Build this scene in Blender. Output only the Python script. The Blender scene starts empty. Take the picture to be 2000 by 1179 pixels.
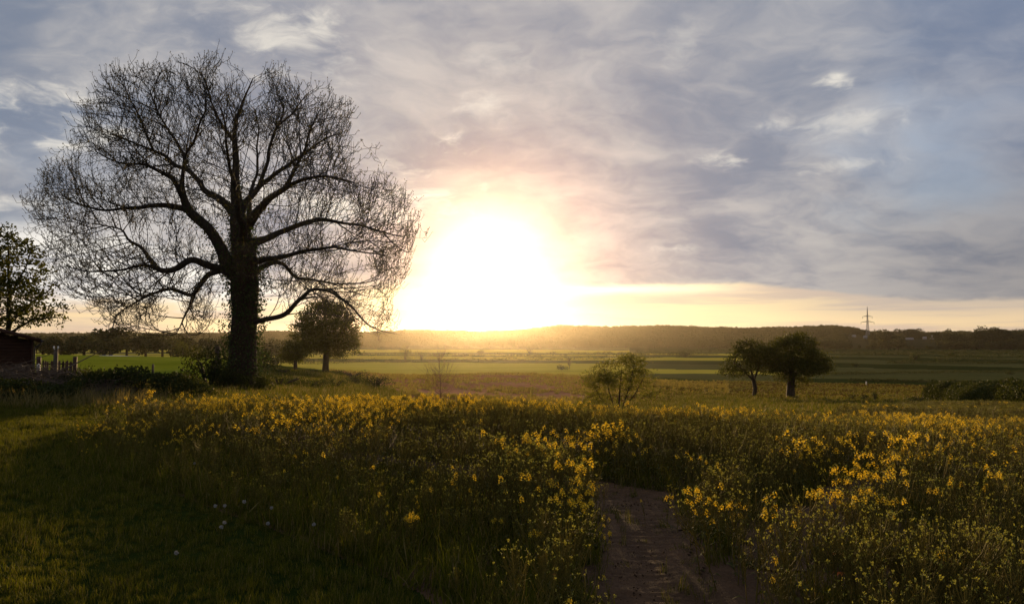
import bpy, bmesh, math, random
import numpy as np
from mathutils import Vector, Matrix, Euler

sc = bpy.context.scene
COL = sc.collection
RNG = np.random.default_rng(7)
random.seed(7)
R = math.radians

# ------------------------------------------------------------------ camera
EYE = 1.9
F_PX = 1511.0            # focal length in pixels of the 2000 px wide photograph
H_ROW = 660.0            # row of the eye-level horizon
PITCH = math.atan((H_ROW - 589.5) / F_PX)
cam_d = bpy.data.cameras.new('camera')
cam_d.sensor_width = 36.0
cam_d.lens = 36.0 * F_PX / 2000.0
cam_d.clip_start = 0.05
cam_d.clip_end = 30000.0
cam = bpy.data.objects.new('camera', cam_d)
COL.objects.link(cam)
cam.location = (0, 0, EYE)
cam.rotation_euler = (math.pi / 2 + PITCH, 0, 0)
sc.camera = cam

# ------------------------------------------------------------------ exposure / engine
sc.view_settings.view_transform = 'Standard'
sc.view_settings.look = 'None'
sc.view_settings.exposure = 0.3
sc.view_settings.gamma = 1.0
sc.view_settings.use_curve_mapping = False
sc.render.engine = 'CYCLES'
sc.cycles.max_bounces = 6
sc.cycles.diffuse_bounces = 3
sc.cycles.glossy_bounces = 2
sc.cycles.transmission_bounces = 4
sc.cycles.transparent_max_bounces = 8
sc.cycles.volume_bounces = 0
sc.cycles.use_denoising = True
sc.cycles.use_adaptive_sampling = False
sc.cycles.caustics_reflective = False
sc.cycles.caustics_refractive = False

# ------------------------------------------------------------------ sun
SUN_AZ = math.atan((950 - 1000) / F_PX)
SUN_EL = R(6.1)
SUN = Vector((math.sin(SUN_AZ) * math.cos(SUN_EL), math.cos(SUN_AZ) * math.cos(SUN_EL), math.sin(SUN_EL)))
sun_d = bpy.data.lights.new('sun', 'SUN')
sun_d.energy = 5.0
sun_d.angle = R(0.6)
sun_d.color = (1.0, 0.68, 0.33)
sun = bpy.data.objects.new('sun', sun_d)
COL.objects.link(sun)
sun.location = (0, 0, 60)
sun.rotation_euler = (-SUN).to_track_quat('-Z', 'Y').to_euler()

# ------------------------------------------------------------------ sky (world)
world = bpy.data.worlds.new('World')
sc.world = world
world.use_nodes = True
wt = world.node_tree
wt.nodes.clear()


class E:
    """a value socket with arithmetic"""
    nt = wt

    def __init__(s, sock): s.s = sock

    @staticmethod
    def m(op, *a, clamp=False):
        n = E.nt.nodes.new('ShaderNodeMath')
        n.operation = op
        n.use_clamp = clamp
        for i, v in enumerate(a):
            if isinstance(v, E): E.nt.links.new(v.s, n.inputs[i])
            else: n.inputs[i].default_value = float(v)
        return E(n.outputs[0])

    def __add__(s, o): return E.m('ADD', s, o)
    __radd__ = __add__
    def __sub__(s, o): return E.m('SUBTRACT', s, o)
    def __rsub__(s, o): return E.m('SUBTRACT', o, s)
    def __mul__(s, o): return E.m('MULTIPLY', s, o)
    __rmul__ = __mul__
    def __truediv__(s, o): return E.m('DIVIDE', s, o)
    def exp(s): return E.m('EXPONENT', s)
    def clamp(s): return E.m('ADD', s, 0.0, clamp=True)


def smooth(e, a, b):
    n = E.nt.nodes.new('ShaderNodeMapRange')
    n.interpolation_type = 'SMOOTHSTEP'
    E.nt.links.new(e.s, n.inputs['Value'])
    for key, v in (('From Min', a), ('From Max', b)):
        if isinstance(v, E): E.nt.links.new(v.s, n.inputs[key])
        else: n.inputs[key].default_value = v
    return E(n.outputs[0])


def vec3(x, y, z):
    n = E.nt.nodes.new('ShaderNodeCombineXYZ')
    for i, v in enumerate((x, y, z)):
        if isinstance(v, E): E.nt.links.new(v.s, n.inputs[i])
        else: n.inputs[i].default_value = v
    return n.outputs[0]


def wnoise(v, scale, detail=5, rough=0.55, dist=0.0):
    n = E.nt.nodes.new('ShaderNodeTexNoise')
    E.nt.links.new(v, n.inputs['Vector'])
    n.inputs['Scale'].default_value = scale
    n.inputs['Detail'].default_value = detail
    n.inputs['Roughness'].default_value = rough
    n.inputs['Distortion'].default_value = dist
    return E(n.outputs['Fac'])


def cmix(f, a, b):
    n = E.nt.nodes.new('ShaderNodeMix')
    n.data_type = 'RGBA'
    for i, v in ((0, f), (6, a), (7, b)):
        if isinstance(v, E): E.nt.links.new(v.s, n.inputs[i])
        elif isinstance(v, (int, float)): n.inputs[i].default_value = v
        else: n.inputs[i].default_value = (*v, 1)
    return E(n.outputs[2])


def cadd(a, b, f=1.0):
    n = E.nt.nodes.new('ShaderNodeMix')
    n.data_type = 'RGBA'
    n.blend_type = 'ADD'
    n.clamp_factor = False
    for i, v in ((0, f), (6, a), (7, b)):
        if isinstance(v, E): E.nt.links.new(v.s, n.inputs[i])
        elif isinstance(v, (int, float)): n.inputs[i].default_value = v
        else: n.inputs[i].default_value = (*v, 1)
    return E(n.outputs[2])


def cmul(a, f):
    n = E.nt.nodes.new('ShaderNodeVectorMath')
    n.operation = 'SCALE'
    if isinstance(a, E): E.nt.links.new(a.s, n.inputs[0])
    else: n.inputs[0].default_value = a
    if isinstance(f, E): E.nt.links.new(f.s, n.inputs['Scale'])
    else: n.inputs['Scale'].default_value = f
    return E(n.outputs[0])


tc = wt.nodes.new('ShaderNodeTexCoord')
sp = wt.nodes.new('ShaderNodeSeparateXYZ')
wt.links.new(tc.outputs['Generated'], sp.inputs[0])
dx, dy, dz = (E(o) for o in sp.outputs)
DEG = 180 / math.pi
el = E.m('ARCSINE', dz) * DEG
az = E.m('ARCTAN2', dx, dy) * DEG
dot = dx * SUN.x + dy * SUN.y + dz * SUN.z
psi = E.m('ARCCOSINE', E.m('MINIMUM', dot, 0.99999)) * DEG
AZ_S, EL_S = math.degrees(SUN_AZ), 4.6      # the glare sits low, where the cloud is thinnest
# the cloud deck is a plane overhead: noise in the plane's own coordinates
zz = E.m('MAXIMUM', dz, 0.0) + 0.30
u, v = dx / zz, dy / zz
warp = wnoise(vec3(u * 1.3 + 2.0, v * 1.3, 9.0), 1.6, 4, 0.6)
warp2 = wnoise(vec3(u * 1.3 + 8.0, v * 1.3 + 5.0, 2.0), 1.6, 4, 0.6)
u, v = u + (warp - 0.5) * 0.34, v + (warp2 - 0.5) * 0.34
cl = vec3(u, v, 0.0)
cl2 = vec3(u * 0.75 + 7.3, v * 1.15, 3.1)
ang = vec3(az * 0.045, el * 0.16, 0.0)
n_big = wnoise(cl, 1.25, 4, 0.5, 0.2)
n_mid = wnoise(cl2, 3.6, 6, 0.52, 0.1)
n_fine = wnoise(vec3(u + 3.7, v * 1.1, 1.0), 8.0, 7, 0.55, 0.15)
n_tiny = wnoise(vec3(u + 1.7, v * 1.1, 6.0), 20.0, 6, 0.6, 0.2)
n_ang = wnoise(ang, 1.6, 6, 0.6, 0.2)
n_blue = wnoise(vec3(u + 11.0, v * 1.1 + 4.0, 5.0), 0.8, 4, 0.5, 0.4)

sky = wt.nodes.new('ShaderNodeTexSky')
sky.sky_type = 'NISHITA'
sky.sun_disc = False
sky.sun_elevation = SUN_EL
sky.sun_rotation = SUN_AZ
sky.altitude = 30
sky.air_density = 1.0
sky.dust_density = 1.5
sky.ozone_density = 1.5
clear = cmul(E(sky.outputs[0]), 0.10)

shade = smooth(n_big * 0.54 + n_mid * 0.46 + (n_fine - 0.5) * 0.33 + (n_tiny - 0.5) * 0.08, 0.34, 0.67)
cloud = cmix(shade, (0.205, 0.245, 0.325), (0.53, 0.51, 0.50))
thin = smooth(n_blue + (n_fine - 0.5) * 0.12, 0.50, 0.70)
blue = cadd(cmul(clear, 0.55), (0.12, 0.22, 0.385))
base = cmix(thin * 0.65, cloud, blue)
# warmer and brighter towards the sun, slate grey away from it
w = E.m('MULTIPLY', psi * psi, -1 / (17.0 ** 2)).exp()
base = cmix(w * 0.72, base, cmix(shade, (0.47, 0.40, 0.385), (0.78, 0.64, 0.55)))
side = smooth(psi, 18.0, 46.0)
east = smooth(az, 8.0, 30.0)
base = cmix(side * 0.52 * east, base, cmix(smooth(el, 13.0, 4.0), (0.165, 0.225, 0.37), (0.235, 0.225, 0.245)))
base = cmul(base, 1.04 - side * 0.08 - east * smooth(el, 16.0, 3.0) * 0.18)
# small holes where the bright upper cloud shows through
hole_col = (1.0, 0.93, 0.80)


def ang_of(px, py):
    return math.degrees(math.atan((px - 1000) / F_PX)), math.degrees(math.atan((H_ROW - py) / F_PX * math.cos(math.atan((px - 1000) / F_PX))))


HOLES = [(85, 235, 75, 42, .75), (20, 215, 60, 40, .4), (600, 88, 90, 45, .42), (520, 60, 120, 40, .26), (885, 280, 34, 18, 1.0), (935, 215, 45, 22, .5),
         (1640, 160, 26, 12, .8), (1440, 315, 55, 12, .62), (1655, 232, 110, 16, .36), (1665, 318, 70, 10, .38), (1330, 480, 26, 7, .55),
         (30, 402, 60, 12, .5), (640, 395, 170, 26, .75), (1340, 70, 40, 40, .18), (780, 330, 45, 18, .4), (980, 120, 50, 25, .16), (944, 368, 9, 8, .7)]
for px, py, rx, ry, amp in HOLES:
    a0, e0 = ang_of(px, py)
    sx, sy = rx / F_PX * DEG * 1.5, ry / F_PX * DEG * 1.5
    ux, uy = (az - a0) / sx + (warp - 0.5) * 2.2, (el - e0) / sy + (warp2 - 0.5) * 2.2
    g = (E.m('MULTIPLY', ux * ux + uy * uy, -1.0)).exp()
    g = smooth(g * 0.8 + (n_fine - 0.5) * 2.2 + (n_tiny - 0.5) * 1.2 + (n_mid - 0.5) * 1.0, 0.28, 1.25) * smooth(g, 0.02, 0.45)
    base = cmix((g * amp).clamp(), base, hole_col)
# below the edge of the deck a clear strip along the horizon, brightest near the sun
wob = (n_ang - 0.5) * 2.6 + (n_fine - 0.5) * 1.6
edge = 3.85 + smooth(az, -10.0, -24.0) * 2.2 - smooth(az, 16.0, 30.0) * 1.3 + wob * (0.30 + smooth(az, -6.0, -16.0) * 1.1)
dsun = E.m('ABSOLUTE', az - AZ_S)
strip_w = smooth(el, edge + 0.15 + smooth(az, -6.0, -14.0) * 1.0, edge - 0.22 - smooth(az, -6.0, -14.0) * 1.2)
near = E.m('MULTIPLY', dsun * dsun, -1 / (19.0 ** 2)).exp()
streak = smooth(wnoise(vec3(az * 0.05, el * 0.75, 4.0), 1.5, 5, 0.55, 0.3), 0.40, 0.60)
strip = cmix(streak, (0.62, 0.49, 0.40), (0.90, 0.67, 0.40))
strip = cmix(near, strip, cmix(streak, (1.0, 0.76, 0.52), (1.4, 1.12, 0.62)))
west = smooth(az, -13.0, -19.0)
strip = cmix(west * smooth(el + (n_fine - 0.5) * 3.0, 1.7, 3.2), strip, cmix(smooth(n_fine * 0.6 + n_ang * 0.4, 0.42, 0.58), (0.60, 0.585, 0.59), (1.05, 1.0, 0.91)))
far_r = smooth(az, 14.0, 30.0)
strip = cmix(far_r * smooth(el, 0.8, 2.6) * 0.75, strip, (0.50, 0.44, 0.40))
strip_w = strip_w * (1.0 - smooth(dsun, 40.0, 80.0) * 0.85)
base = cmix(strip_w.clamp(), base, strip)
# a bright slit right of the sun, just under the edge of the deck
sl_e = (el - 3.55 + (n_ang - 0.5) * 0.8) / (0.34 + (n_fine - 0.5) * 0.3)
slit = E.m('MULTIPLY', sl_e * sl_e, -1.0).exp() * smooth(az, -3.0, 2.0) * smooth(az, 20.0, 6.0)
base = cmix(slit.clamp(), base, (1.7, 1.42, 0.9))
lo_e = (el - 1.35 + (n_ang - 0.5) * 0.9) / 0.5
lo_g = E.m('MULTIPLY', lo_e * lo_e, -1.0).exp() * smooth(az, 8.0, 13.0) * smooth(az, 23.0, 16.0)
base = cmix(lo_g.clamp() * 0.7, base, (1.15, 0.9, 0.5))
# the glare of the sun behind thin cloud
low = smooth(el, 5.5, 0.3)
ex, ey = (az - AZ_S) / (1.0 + low * 0.48), el - EL_S
rr = E.m('SQRT', ex * ex + ey * ey) + (n_ang - 0.5) * 1.7 + (n_fine - 0.5) * 0.5
hx, hy = (az - AZ_S - 2.2) / 1.05, el - EL_S - 1.2
halo = E.m('MULTIPLY', hx * hx + hy * hy, -1 / (6.6 ** 2)).exp()
core = E.m('MULTIPLY', rr * rr, -1 / (3.5 ** 2)).exp()
base = cadd(base, cmul((0.52, 0.22, 0.15), halo))
base = cadd(base, cmul((1.7, 1.42, 0.82), core))
ground_side = smooth(el, 0.0, -4.0)
base = cmix(ground_side, base, (0.05, 0.045, 0.03))
bg = wt.nodes.new('ShaderNodeBackground')
wt.links.new(base.s, bg.inputs['Color'])
bg.inputs['Strength'].default_value = 0.81
wo = wt.nodes.new('ShaderNodeOutputWorld')
wt.links.new(bg.outputs[0], wo.inputs['Surface'])
world.cycles.sampling_method = 'MANUAL'
world.cycles.sample_map_resolution = 1024

# ------------------------------------------------------------------ helpers
def vnoise(x, y, seed=0):
    """smooth 2-D value noise in -1..1"""
    x = np.asarray(x, float); y = np.asarray(y, float)
    xi = np.floor(x).astype(np.int64); yi = np.floor(y).astype(np.int64)
    fx = x - xi; fy = y - yi
    fx = fx * fx * (3 - 2 * fx); fy = fy * fy * (3 - 2 * fy)

    def h(a, b):
        n = (a * 374761393 + b * 668265263 + seed * 1274126177) & 0x7fffffff
        n = ((n ^ (n >> 13)) * 1103515245) & 0x7fffffff
        n = (n ^ (n >> 16)) & 0xffff
        return n / 32767.5 - 1
    return (h(xi, yi) * (1 - fx) + h(xi + 1, yi) * fx) * (1 - fy) + (h(xi, yi + 1) * (1 - fx) + h(xi + 1, yi + 1) * fx) * fy


def tag(o, label=None, cat=None, group=None, kind=None):
    if label: o['label'] = label
    if cat: o['category'] = cat
    if group: o['group'] = group
    if kind: o['kind'] = kind
    return o


def link(name, me, parent=None, loc=None):
    o = bpy.data.objects.new(name, me)
    COL.objects.link(o)
    if parent is not None: o.parent = parent
    if loc is not None: o.location = loc
    return o


def empty(name, loc=(0, 0, 0), rz=0.0):
    o = bpy.data.objects.new(name, None)
    COL.objects.link(o)
    o.empty_display_size = 0.2
    o.location = loc
    o.rotation_euler = (0, 0, rz)
    return o


def mesh_np(name, verts, faces, mats, mat_idx=None, smooth_sh=False):
    """verts (N,3); faces (M,3) or (M,4) array, or list of such arrays"""
    me = bpy.data.meshes.new(name)
    verts = np.asarray(verts, np.float32)
    if not isinstance(faces, (list, tuple)): faces = [faces]
    faces = [np.asarray(f, np.int32) for f in faces if len(f)]
    loops = np.concatenate([f.ravel() for f in faces])
    tot = np.concatenate([np.full(len(f), f.shape[1], np.int32) for f in faces])
    start = np.concatenate([[0], np.cumsum(tot)[:-1]]).astype(np.int32)
    me.vertices.add(len(verts)); me.vertices.foreach_set('co', verts.ravel())
    me.loops.add(len(loops)); me.loops.foreach_set('vertex_index', loops)
    me.polygons.add(len(tot))
    me.polygons.foreach_set('loop_start', start)
    if mat_idx is not None: me.polygons.foreach_set('material_index', np.asarray(mat_idx, np.int32))
    if smooth_sh: me.polygons.foreach_set('use_smooth', np.ones(len(tot), bool))
    for m in (mats if isinstance(mats, (list, tuple)) else [mats]): me.materials.append(m)
    me.update(calc_edges=True)
    return me


class MB:
    """collects shapes into one mesh"""
    def __init__(s): s.v = []; s.q = []; s.t = []; s.n = 0; s.mq = []; s.mt = []

    def add(s, v, quads=(), tris=(), mi=0):
        v = np.asarray(v, float).reshape(-1, 3)
        if len(quads):
            q = np.asarray(quads, int) + s.n; s.q.append(q); s.mq.append(np.full(len(q), mi))
        if len(tris):
            t = np.asarray(tris, int) + s.n; s.t.append(t); s.mt.append(np.full(len(t), mi))
        s.v.append(v); s.n += len(v)

    def box(s, c, size, rz=0.0, mi=0):
        sx, sy, sz = (k / 2 for k in size)
        p = np.array([(x, y, z) for z in (-sz, sz) for y in (-sy, sy) for x in (-sx, sx)])
        ca, sa = math.cos(rz), math.sin(rz)
        p = np.stack([p[:, 0] * ca - p[:, 1] * sa, p[:, 0] * sa + p[:, 1] * ca, p[:, 2]], 1) + np.asarray(c)
        s.add(p, [(0, 2, 3, 1), (4, 5, 7, 6), (0, 1, 5, 4), (2, 6, 7, 3), (0, 4, 6, 2), (1, 3, 7, 5)], mi=mi)

    def tube(s, pts, rad, n=6, cap=True, mi=0):
        v, q, t = tube_np(np.asarray(pts, float), np.asarray(rad, float), n, cap)
        s.add(v, q, t, mi)

    def mesh(s, name, mats, smooth_sh=False):
        fs = []; mi = []
        if s.q: fs.append(np.concatenate(s.q)); mi.append(np.concatenate(s.mq))
        if s.t: fs.append(np.concatenate(s.t)); mi.append(np.concatenate(s.mt))
        return mesh_np(name, np.concatenate(s.v), fs, mats, np.concatenate(mi), smooth_sh)


def tube_np(p, r, n=6, cap=True):
    k = len(p)
    r = np.broadcast_to(r, (k,))
    d = np.gradient(p, axis=0)
    d /= np.linalg.norm(d, axis=1)[:, None] + 1e-9
    up = np.tile(np.array([0.13, 0.31, 0.94]), (k, 1))
    bad = np.abs((d * up).sum(1)) > 0.93
    if bad.any(): up[:] = np.array([0.95, 0.2, 0.1]) if np.abs((d * np.array([0.95, 0.2, 0.1])).sum(1)).max() < 0.97 else np.array([0.1, 0.98, 0.1])
    a = np.cross(d, up); a /= np.linalg.norm(a, axis=1)[:, None] + 1e-9
    b = np.cross(d, a)
    th = np.arange(n) / n * 2 * np.pi
    v = p[:, None] + r[:, None, None] * (a[:, None] * np.cos(th)[None, :, None] + b[:, None] * np.sin(th)[None, :, None])
    v = v.reshape(-1, 3)
    i = np.arange(k - 1)[:, None] * n; j = np.arange(n)[None]; j2 = (j + 1) % n
    q = np.stack([i + j, i + j2, i + n + j2, i + n + j], -1).reshape(-1, 4)
    t = []
    if cap:
        v = np.concatenate([v, p[:1], p[-1:]])
        c0, c1 = k * n, k * n + 1
        jj = np.arange(n)
        t = np.concatenate([np.stack([np.full(n, c0), (jj + 1) % n, jj], 1), np.stack([np.full(n, c1), (k - 1) * n + jj, (k - 1) * n + (jj + 1) % n], 1)])
    return v, q, t


def segs_np(P0, P1, r0, r1, n=3):
    """many separate little prisms at once"""
    P0 = np.asarray(P0, float); P1 = np.asarray(P1, float)
    m = len(P0)
    d = P1 - P0; d /= np.linalg.norm(d, axis=1)[:, None] + 1e-9
    up = np.where(np.abs(d[:, 2:3]) > 0.9, np.array([[1.0, 0, 0]]), np.array([[0, 0, 1.0]]))
    a = np.cross(d, up); a /= np.linalg.norm(a, axis=1)[:, None] + 1e-9
    b = np.cross(d, a)
    th = np.arange(n) / n * 2 * np.pi
    ring = a[:, None] * np.cos(th)[None, :, None] + b[:, None] * np.sin(th)[None, :, None]
    v = np.concatenate([P0[:, None] + ring * np.broadcast_to(r0, (m,))[:, None, None], P1[:, None] + ring * np.broadcast_to(r1, (m,))[:, None, None]], 1).reshape(-1, 3)
    base = np.arange(m)[:, None] * 2 * n
    j = np.arange(n)[None]; j2 = (j + 1) % n
    q = np.stack([base + j, base + j2, base + n + j2, base + n + j], -1).reshape(-1, 4)
    return v, q


def leaves_np(P, size, rng, flat=0.0, aspect=0.6, tilt=None):
    """one bent leaf quad (kite) at every point"""
    m = len(P)
    d = rng.normal(size=(m, 3)); d[:, 2] *= (1 - flat)
    if tilt is not None: d = d * 0.6 + tilt
    d /= np.linalg.norm(d, axis=1)[:, None] + 1e-9
    e = rng.normal(size=(m, 3))
    s = np.cross(d, e); s /= np.linalg.norm(s, axis=1)[:, None] + 1e-9
    L = (np.broadcast_to(size, (m,)) * rng.uniform(0.65, 1.3, m))[:, None]
    v = np.stack([P, P + d * L * 0.5 + s * L * aspect * 0.5, P + d * L, P + d * L * 0.5 - s * L * aspect * 0.5], 1).reshape(-1, 3)
    q = np.arange(m * 4).reshape(m, 4)
    return v, q


# ------------------------------------------------------------------ materials
def new_mat(name):
    m = bpy.data.materials.new(name)
    m.use_nodes = True
    nt = m.node_tree
    nt.nodes.clear()
    return m, nt, nt.nodes.new('ShaderNodeOutputMaterial')


def node(nt, typ, ins=None, **props):
    n = nt.nodes.new(typ)
    for k, v in props.items(): setattr(n, k, v)
    for k, v in (ins or {}).items():
        if hasattr(v, 'is_output'): nt.links.new(v, n.inputs[k])
        else: n.inputs[k].default_value = v
    return n


def ramp(nt, fac, stops):
    n = nt.nodes.new('ShaderNodeValToRGB')
    nt.links.new(fac, n.inputs[0])
    el_ = n.color_ramp.elements
    while len(el_) < len(stops): el_.new(0.5)
    for e, (p, c) in zip(el_, stops):
        e.position = p; e.color = (*c, 1)
    return n.outputs[0]


def noise_out(nt, coord, scale, detail=4, rough=0.55, dist=0.0):
    n = node(nt, 'ShaderNodeTexNoise', {'Vector': coord, 'Scale': scale, 'Detail': detail, 'Roughness': rough, 'Distortion': dist})
    return n.outputs['Fac']


def solid(name, ca, cb, scale=6.0, rough=0.85, bump=0.0, bscale=None, spec=0.25, stretch=(1, 1, 1), coord='Object', metal=0.0):
    m, nt, out = new_mat(name)
    t = node(nt, 'ShaderNodeTexCoord')
    mp = node(nt, 'ShaderNodeMapping', {'Vector': t.outputs[coord], 'Scale': stretch})
    f = noise_out(nt, mp.outputs[0], scale, 6, 0.6)
    c = ramp(nt, f, [(0.3, ca), (0.7, cb)])
    p = node(nt, 'ShaderNodeBsdfPrincipled', {'Base Color': c, 'Roughness': rough, 'Specular IOR Level': spec, 'Metallic': metal})
    if bump:
        f2 = noise_out(nt, mp.outputs[0], bscale or scale * 3, 6, 0.65)
        b = node(nt, 'ShaderNodeBump', {'Height': f2, 'Strength': 1.0, 'Distance': bump})
        nt.links.new(b.outputs[0], p.inputs['Normal'])
    nt.links.new(p.outputs[0], out.inputs['Surface'])
    return m


def leafy(name, ca, cb, trans=0.45, tint=(1.25, 1.15, 0.55), scale=1.2, rough=0.55, fine=14.0):
    """thin leaf: reflects and lets light through"""
    m, nt, out = new_mat(name)
    g = node(nt, 'ShaderNodeNewGeometry')
    t = node(nt, 'ShaderNodeTexCoord')
    oi = node(nt, 'ShaderNodeObjectInfo')
    f = noise_out(nt, t.outputs['Object'], scale, 3, 0.6)
    a = node(nt, 'ShaderNodeMath', {0: f, 1: 0.55}, operation='MULTIPLY')
    b = node(nt, 'ShaderNodeMath', {0: g.outputs['Random Per Island'], 1: 0.32}, operation='MULTIPLY')
    s = node(nt, 'ShaderNodeMath', {0: a.outputs[0], 1: b.outputs[0]}, operation='ADD')
    b2 = node(nt, 'ShaderNodeMath', {0: oi.outputs['Random'], 1: 0.22}, operation='MULTIPLY')
    s2 = node(nt, 'ShaderNodeMath', {0: s.outputs[0], 1: b2.outputs[0]}, operation='ADD')
    c = ramp(nt, s2.outputs[0], [(0.22, ca), (0.78, cb)])
    p = node(nt, 'ShaderNodeBsdfPrincipled', {'Base Color': c, 'Roughness': max(rough, 0.65), 'Specular IOR Level': 0.08})
    tm = node(nt, 'ShaderNodeVectorMath', {0: c, 1: tint}, operation='MULTIPLY')
    tr = node(nt, 'ShaderNodeBsdfTranslucent', {'Color': tm.outputs[0]})
    mx = node(nt, 'ShaderNodeMixShader', {0: trans, 1: p.outputs[0], 2: tr.outputs[0]})
    nt.links.new(mx.outputs[0], out.inputs['Surface'])
    return m


def ground(name, cols, scales=(0.35, 3.0, 40.0), bump=0.02, bscale=18.0, rough=0.95, stretch=(1, 1, 1), weights=(0.4, 0.35, 0.25)):
    m, nt, out = new_mat(name)
    t = node(nt, 'ShaderNodeTexCoord')
    mp = node(nt, 'ShaderNodeMapping', {'Vector': t.outputs['Object'], 'Scale': stretch})
    acc = None
    for s, w_ in zip(scales, weights):
        f = noise_out(nt, mp.outputs[0], s, 5, 0.6)
        mm = node(nt, 'ShaderNodeMath', {0: f, 1: w_}, operation='MULTIPLY').outputs[0]
        acc = mm if acc is None else node(nt, 'ShaderNodeMath', {0: acc, 1: mm}, operation='ADD').outputs[0]
    n = len(cols)
    c = ramp(nt, acc, [(0.36 + 0.28 * i / (n - 1), k) for i, k in enumerate(cols)])
    p = node(nt, 'ShaderNodeBsdfPrincipled', {'Base Color': c, 'Roughness': 1.0, 'Specular IOR Level': 0.0})
    if bump:
        f2 = noise_out(nt, mp.outputs[0], bscale, 6, 0.65)
        b = node(nt, 'ShaderNodeBump', {'Height': f2, 'Strength': 1.0, 'Distance': bump})
        nt.links.new(b.outputs[0], p.inputs['Normal'])
    nt.links.new(p.outputs[0], out.inputs['Surface'])
    return m


M = {}
M['bark'] = solid('bark', (0.022, 0.014, 0.008), (0.055, 0.037, 0.023), 9.0, 0.9, 0.03, 22.0, stretch=(1, 1, 0.25))
M['twig'] = solid('twig_bark', (0.02, 0.014, 0.009), (0.045, 0.032, 0.021), 5.0, 0.85)
M['red_twig'] = solid('red_twig', (0.09, 0.045, 0.03), (0.16, 0.08, 0.05), 5.0, 0.8)
M['bud'] = leafy('bud_leaf', (0.03, 0.032, 0.008), (0.08, 0.07, 0.02), 0.35)
M['ivy'] = leafy('ivy_leaf', (0.025, 0.045, 0.015), (0.06, 0.085, 0.028), 0.3, rough=0.35)
M['oak'] = leafy('oak_leaf', (0.024, 0.032, 0.007), (0.08, 0.08, 0.015), 0.5, scale=0.35)
M['maple'] = leafy('maple_leaf', (0.018, 0.025, 0.006), (0.06, 0.064, 0.014), 0.45)
M['sapling'] = leafy('sapling_leaf', (0.08, 0.088, 0.018), (0.20, 0.185, 0.04), 0.5)
M['hedge'] = leafy('hedge_leaf', (0.018, 0.026, 0.006), (0.05, 0.056, 0.014), 0.35, scale=0.5)
M['wood_far'] = leafy('far_leaf', (0.02, 0.026, 0.007), (0.05, 0.052, 0.014), 0.3, scale=0.12)
M['willow'] = leafy('willow_leaf', (0.06, 0.08, 0.03), (0.12, 0.13, 0.05), 0.45, scale=0.2)
M['dark_boards'] = solid('dark_boards', (0.04, 0.018, 0.010), (0.085, 0.04, 0.023), 3.0, 0.8, 0.004, 40.0, stretch=(0.4, 0.4, 6))
M['roof_felt'] = solid('roof_felt', (0.04, 0.035, 0.032), (0.07, 0.062, 0.058), 6.0, 0.9, 0.004)
M['gutter'] = solid('gutter', (0.03, 0.027, 0.025), (0.05, 0.045, 0.042), 4.0, 0.45)
M['old_post'] = solid('old_post', (0.05, 0.036, 0.024), (0.10, 0.075, 0.05), 4.0, 0.9, 0.006, 30.0, stretch=(3, 3, 0.4))
M['pale_post'] = solid('pale_post', (0.42, 0.37, 0.31), (0.62, 0.57, 0.50), 5.0, 0.8, 0.003, 30.0, stretch=(3, 3, 0.4))
M['porcelain'] = solid('porcelain', (0.70, 0.68, 0.64), (0.82, 0.80, 0.76), 5.0, 0.3, spec=0.5)
M['dead_stick'] = solid('dead_stick', (0.06, 0.038, 0.022), (0.14, 0.10, 0.068), 4.0, 0.85)
M['steel'] = solid('galvanised_steel', (0.20, 0.20, 0.19), (0.30, 0.30, 0.29), 0.2, 0.55, metal=0.3)
M['render_wall'] = solid('pale_render', (0.20, 0.185, 0.165), (0.27, 0.25, 0.225), 0.5, 0.9)
M['grey_roof'] = solid('grey_roof', (0.26, 0.25, 0.25), (0.36, 0.35, 0.35), 0.5, 0.6)
M['glass'] = solid('dark_window', (0.02, 0.022, 0.025), (0.04, 0.043, 0.05), 0.5, 0.1, spec=0.6)
M['rape_stem'] = leafy('rape_stem', (0.075, 0.064, 0.013), (0.23, 0.18, 0.036), 0.4, scale=3.0)
M['rape_leaf'] = leafy('rape_leaf', (0.034, 0.038, 0.008), (0.11, 0.10, 0.02), 0.4, scale=3.0)
M['petal'] = leafy('rape_petal', (0.64, 0.41, 0.015), (0.78, 0.57, 0.05), 0.5, tint=(1.1, 1.0, 0.7), scale=3.0)
M['rape_bud'] = leafy('rape_bud', (0.16, 0.17, 0.04), (0.30, 0.28, 0.06), 0.35, scale=3.0)
M['dead_leaf'] = leafy('withered_leaf', (0.55, 0.14, 0.03), (0.75, 0.25, 0.06), 0.5, tint=(1.2, 0.9, 0.6))
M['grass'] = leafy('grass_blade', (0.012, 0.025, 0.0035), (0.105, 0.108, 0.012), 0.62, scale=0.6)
M['dry_grass'] = leafy('dry_grass', (0.09, 0.07, 0.025), (0.22, 0.17, 0.07), 0.4, scale=0.6)
M['crop'] = leafy('crop_tuft', (0.14, 0.13, 0.03), (0.32, 0.25, 0.07), 0.5, scale=0.3)
M['reed'] = leafy('ditch_reed', (0.05, 0.055, 0.02), (0.11, 0.105, 0.04), 0.35, scale=0.3)
M['seed_head'] = leafy('seed_head', (0.34, 0.33, 0.31), (0.5, 0.48, 0.46), 0.5, tint=(1, 1, 1))

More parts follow.
